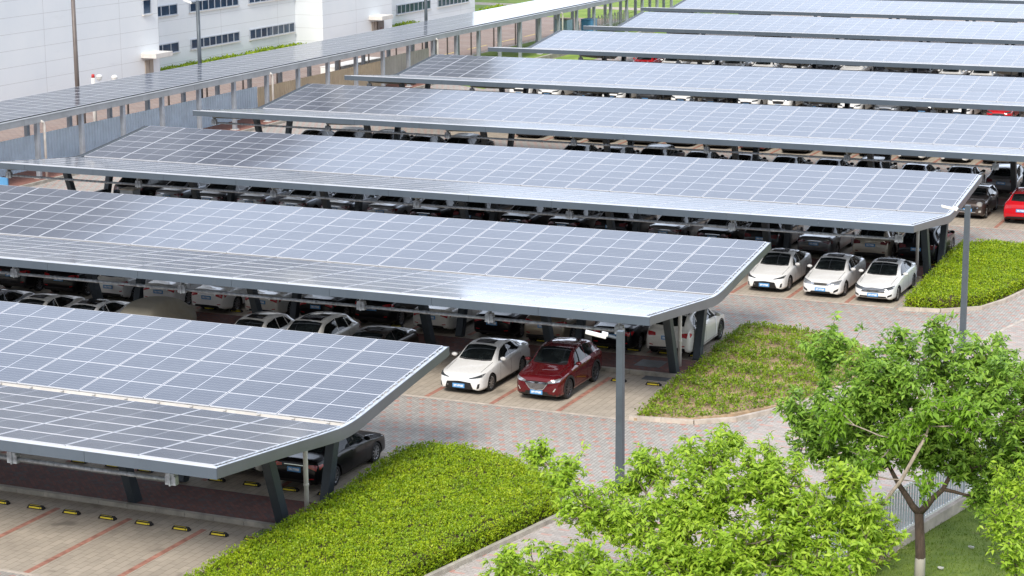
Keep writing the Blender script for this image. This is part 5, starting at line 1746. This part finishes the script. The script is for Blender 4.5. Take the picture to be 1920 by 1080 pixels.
while y < WY1 - 1:
    pth = []
    MB().box(W_(-46.37 - .13, y - .13, .04), W_(-46.37 + .13, y + .13, WZ - .405)).build('column', M['wsteel'], W, bevel=.02)
    MB().box(W_(-46.37 - .22, y - .22, -.01), W_(-46.37 + .22, y + .22, .04)).build('column_foot', M['white'], W)
    MB().box(W_(-50.35 - .13, y - .13, -.01), W_(-50.35 + .13, y + .13, WZ - .165)).build('column', M['wsteel'], W, bevel=.02)
    MB().bar(W_(-46.2, y, WZ - .24), W_(-51.2, y, WZ - .24), .14, .14).build('cross_beam', M['wsteel'], W)
    if k in (4, 10, 16, 22):
        dp = MB(); dp.tube([W_(-46.12, y + .05, WZ - .30), W_(-46.12, y + .30, WZ - .42), W_(-46.12, y + .38, WZ - .6), W_(-46.12, y + .38, .0)], .075, 8)
        dp.build('downpipe', M['pvc'], W, smooth=True)
    k += 1; y += 4.35
y = 53.3
while y < 150:
    MB().box(W_(-51.9 - .05, y - .05, -.01), W_(-51.9 + .05, y + .05, WZ + .0)).build('thin_post', M['brownpost'], W)
    y += 4.9

def corrugated(y0, y1, x0, h, mat, label):
    T = thing('corrugated_fence', label, 'corrugated fence', (x0, y0, 0), 0, 'corrugated sheet fences along the covered walkway')
    mb = MB(); n = int((y1 - y0) / .075)
    for k in range(n + 1):
        yy = (y1 - y0) * k / n; xx = .016 if (k // 2) % 2 else -.016
        mb.v += [(xx, yy, .06), (xx, yy, h)]
    for k in range(n):
        mb.f.append((2 * k, 2 * k + 2, 2 * k + 3, 2 * k + 1)); mb.mi.append(0)
    mb.build('sheet', mat, T)
    MB().bar((-.06, 0, .5), (-.06, y1 - y0, .5), .05, .06).build('rail', M['wsteel'], T)
    MB().bar((-.06, 0, h - .3), (-.06, y1 - y0, h - .3), .05, .06).build('rail', M['wsteel'], T)
corrugated(44, 83.9, -48.5, 2.10, M['cblue'], 'pale blue corrugated sheet fence behind the near walkway columns')
corrugated(83.95, 103.2, -48.5, 2.0, M['cbeige'], 'beige corrugated sheet fence in the middle of the walkway')
corrugated(103.25, 111.3, -48.5, 2.2, M['cgrey'], 'grey corrugated sheet fence at the far end of the beige one')

# ground around the walkway
sheet('brick_path', [(-45.2, 36), (-50.9, 36), (-50.9, 112), (-45.2, 112)], -.003, M['redpath'])
sheet('brick_street', [(-52.2, 20), (-64.6, 20), (-64.6, 170), (-52.2, 200)], -.004, M['street'])
yl = MB()
for a in range(0, 22): yl.box((-54.3, 40 + a * 6.5, -.006), (-54.12, 44.2 + a * 6.5, .004))
struct('yellow_road_line', yl, M['road_yellow'])
kerb_run('kerb', [(-45.1, 36), (-45.1, 112)], M['kerb'], .18, .16, 1.2)
kerb_run('kerb', [(-44.0, 112), (-44.0, 190)], M['kerb'], .25, .38, 2.0)
sheet('grass_verge', [(-43.8, 106), (-40.2, 104), (-40.2, 190), (-43.8, 190)], .002, M['flawn'])
sheet('grass_verge', [(-51.5, 112), (-44.2, 112), (-44.2, 190), (-51.5, 190)], .001, M['flawn'])
sheet('grass_patch', [(-36.5, 47.8), (-33.2, 47.8), (-33.2, 53.4), (-36.5, 53.4)], .012, M['flawn'])
sheet('grass_patch', [(-27.5, 94.8), (-33.5, 94.8), (-33.5, 97.6), (-27.5, 97.6)], .012, M['flawn'])
sheet('grass_patch', [(-29, 113.5), (-34, 113.5), (-34, 116.5), (-29, 116.5)], .012, M['flawn'])
sheet('distant_lawn', [(-52, 165), (-160, 165), (-160, 420), (-52, 420)], .004, M['flawn'])
sheet('distant_path', [(-54, 176), (-160, 182), (-160, 186), (-54, 179)], .010, M['bay'])
for k, (x, y) in enumerate([(-75.5, 186.5), (-69.0, 183.5)]):
    mb = MB(); mb.tube([(x, y, .0), (x, y, .03)], 1.0, 18)
    tag(mb.build('manhole_cover', M['grate']), ['left', 'right'][k] + ' one of two round manhole covers in the distant lawn', 'manhole cover')

# ------------------------------------------------------------------ white factory building
BLD = thing('factory_building', 'large white panel clad factory building with ribbon windows at the upper left', 'building', (-64.5, 120, 0))
def B_(x, y, z): return (x + 64.5, y - 120, z)
HB = 30.0
mb = MB()
mb.box(B_(-110, 20, -.1), B_(-64.5, 96.0, HB))
mb.box(B_(-110, 96.0, -.1), B_(-67.3, 122.4, HB))
mb.box(B_(-110, 122.4, -.1), B_(-64.5, 136.0, HB))
mb.box(B_(-110, 136.0, -.1), B_(-67.3, 160.8, HB))
wall_o = mb.build('wall', M['wall'], BLD)
# the building's parapet edge
MB().box(B_(-110, 20, HB), B_(-64.3, 160.8, HB + .25)).build('parapet', M['canopy'], BLD)
def ribbon(x, y0, y1, z0, z1, n):
    F = MB(); t = .09
    F.box(B_(x, y0, z0), B_(x + t, y1, z0 + .07)); F.box(B_(x, y0, z1 - .07), B_(x + t, y1, z1))
    for k in range(n + 1):
        yy = y0 + (y1 - y0) * k / n
        yy = min(max(yy, y0 + .045), y1 - .045)
        F.box(B_(x + .003, yy - .045, z0 + .07), B_(x + t - .003, yy + .045, z1 - .07))
    f = F.build('window', M['winframe'], BLD)
    MB().box(B_(x + .02, y0 + .05, z0 + .05), B_(x + .05, y1 - .05, z1 - .05)).build('pane', M['win'], f)
    MB().box(B_(x, y0 - .05, z0 - .10), B_(x + .16, y1 + .05, z0 - .002)).build('sill', M['canopy'], f)
for (y0, y1, z0, z1, n) in [(98.2, 103.05, 2.0, 2.83, 4), (104.9, 112.6, 2.0, 2.83, 8), (114.3, 122.1, 1.95, 2.82, 8), (142.4, 149.95, 1.85, 2.78, 8), (151.65, 159.2, 1.85, 2.65, 8),
                            (98.2, 103.05, 5.05, 5.93, 4), (104.9, 112.6, 5.05, 5.93, 8), (114.3, 122.1, 5.05, 5.9, 8), (142.4, 149.95, 5.0, 5.85, 8), (151.65, 159.2, 5.0, 5.85, 8)]:
    ribbon(-67.3, y0, y1, z0 + .02, z1 + .02, n)
ribbon(-64.5, 93.88, 95.0, 5.85, 7.0, 1); ribbon(-64.5, 93.88, 95.0, 7.05, 8.2, 1)
# doors with canopies
def bdoor(y0, y1, h, openleaf):
    d = MB().box(B_(-64.5, y0, 0), B_(-64.44, y1, h)).build('door', M['door'], BLD)
    MB().box(B_(-64.44, (y0 + y1) / 2 - .02, .02), B_(-64.425, (y0 + y1) / 2 + .02, h - .02)).build('door_gap', M['doordark'], d)
    if openleaf:
        lf = MB().box(B_(-64.42, y1 - .02, 0), B_(-64.36, y1 + 1.25, h)).build('door_leaf', M['doordark'], BLD)
        MB().box(B_(-64.36, y1 + .45, 1.15), B_(-64.352, y1 + .85, 1.5)).build('notice', M['brick'], lf)
        MB().box(B_(-64.36, y1 + .25, .55), B_(-64.352, y1 + 1.1, .62)).build('push_bar', M['white'], lf)
    MB().box(B_(-64.5, y0 - .5, h + .25), B_(-63.1, y1 + .75, h + .62)).build('door_canopy', M['canopy'], BLD, bevel=.02)
bdoor(93.9, 95.0, 2.3, False)
bdoor(131.75, 132.8, 2.1, True)
# hedge at the building foot
def foot_hedge(y0, y1, label, seed):
    hedge('hedge', [(-67.0, y0), (-65.4, y0), (-65.4, y1), (-67.0, y1)], 1.0, 26, .22, M['hedgeleaf'], label, seed=seed, group='hedges at the foot of the white building')
foot_hedge(96.3, 121.5, 'long green hedge below the first ribbon windows of the white building', 51)
foot_hedge(136.4, 144.5, 'short green hedge right of the open brown door of the white building', 52)
foot_hedge(161.5, 166, 'dark green clump at the far corner of the white building', 53)
_y = M['shrubleaf']

# ------------------------------------------------------------------ odds and ends beyond the canopies
def boxthing(name, loc, dims, mat, label, cat, extra=None):
    T = thing(name, label, cat, loc)
    MB().box((-dims[0] / 2, -dims[1] / 2, 0), (dims[0] / 2, dims[1] / 2, dims[2])).build('casing', mat, T, bevel=.03)
    MB().box((-dims[0] / 2 - .03, -dims[1] / 2 - .03, dims[2]), (dims[0] / 2 + .03, dims[1] / 2 + .03, dims[2] + .05)).build('lid', M['kerb'] if extra is None else extra, T)
    MB().box((-dims[0] / 2 + .08, -dims[1] / 2 - .012, .12), (dims[0] / 2 - .08, -dims[1] / 2, dims[2] - .1)).build('front_panel', mat, T)
    return T
boxthing('storage_box', (-48.2, 139.5, 0), (1.2, 1.4, 2.2), M['paleblue'], 'pale blue storage box between the far walkway columns', 'storage box')
boxthing('storage_box', (-46.9, 142.6, 0), (1.1, 1.3, 2.0), M['blue'], 'darker blue storage box right of the pale blue one', 'storage box', M['blue'])
boxthing('utility_cabinet', (-34.6, 47.4, 0), (.8, .7, 1.35), M['wsteel'], 'grey utility cabinet between the left columns of the third canopy', 'cabinet')
boxthing('vending_cabinet', (-33.2, 66.5, 0), (.9, .7, 1.0), M['redp'], 'red and black machine between the left columns of the fourth canopy', 'machine', M['black'])
bb = thing('blue_sign_board', 'blue board standing at the left picture edge under the third canopy', 'board', (-41.6, 44.8, 0))
MB().box((-1.2, -.04, 1.0), (1.2, .04, 2.0)).build('panel', M['blue'], bb)
for x in (-1.1, 1.1): MB().box((x - .04, -.03, 0), (x + .04, .03, 1.0)).build('leg', M['wsteel'], bb)
# ornamental white bike rack beyond the walkway
rk = thing('bike_rack', 'row of white looped bike racks beyond the walkway columns', 'bike rack', (-49.5, 146, 0))
mb = MB()
for k in range(16):
    y = k * .9
    mb.tube([(0, y, 0), (0, y, 1.2), (0, y + .2, 1.5), (0, y + .4, 1.2), (0, y + .4, 0)], .05, 6)
mb.build('hoops', M['white'], rk)
MB().bar((0, -.2, .5), (0, 14.2, .5), .06, .06).build('rail', M['white'], rk)
# pale plinth block behind the beige fence
boxthing('plinth_block', (-52.9, 106.2, 0), (1.4, 8.0, 1.35), M['white'], 'low white block behind the beige corrugated fence', 'block', M['white'])
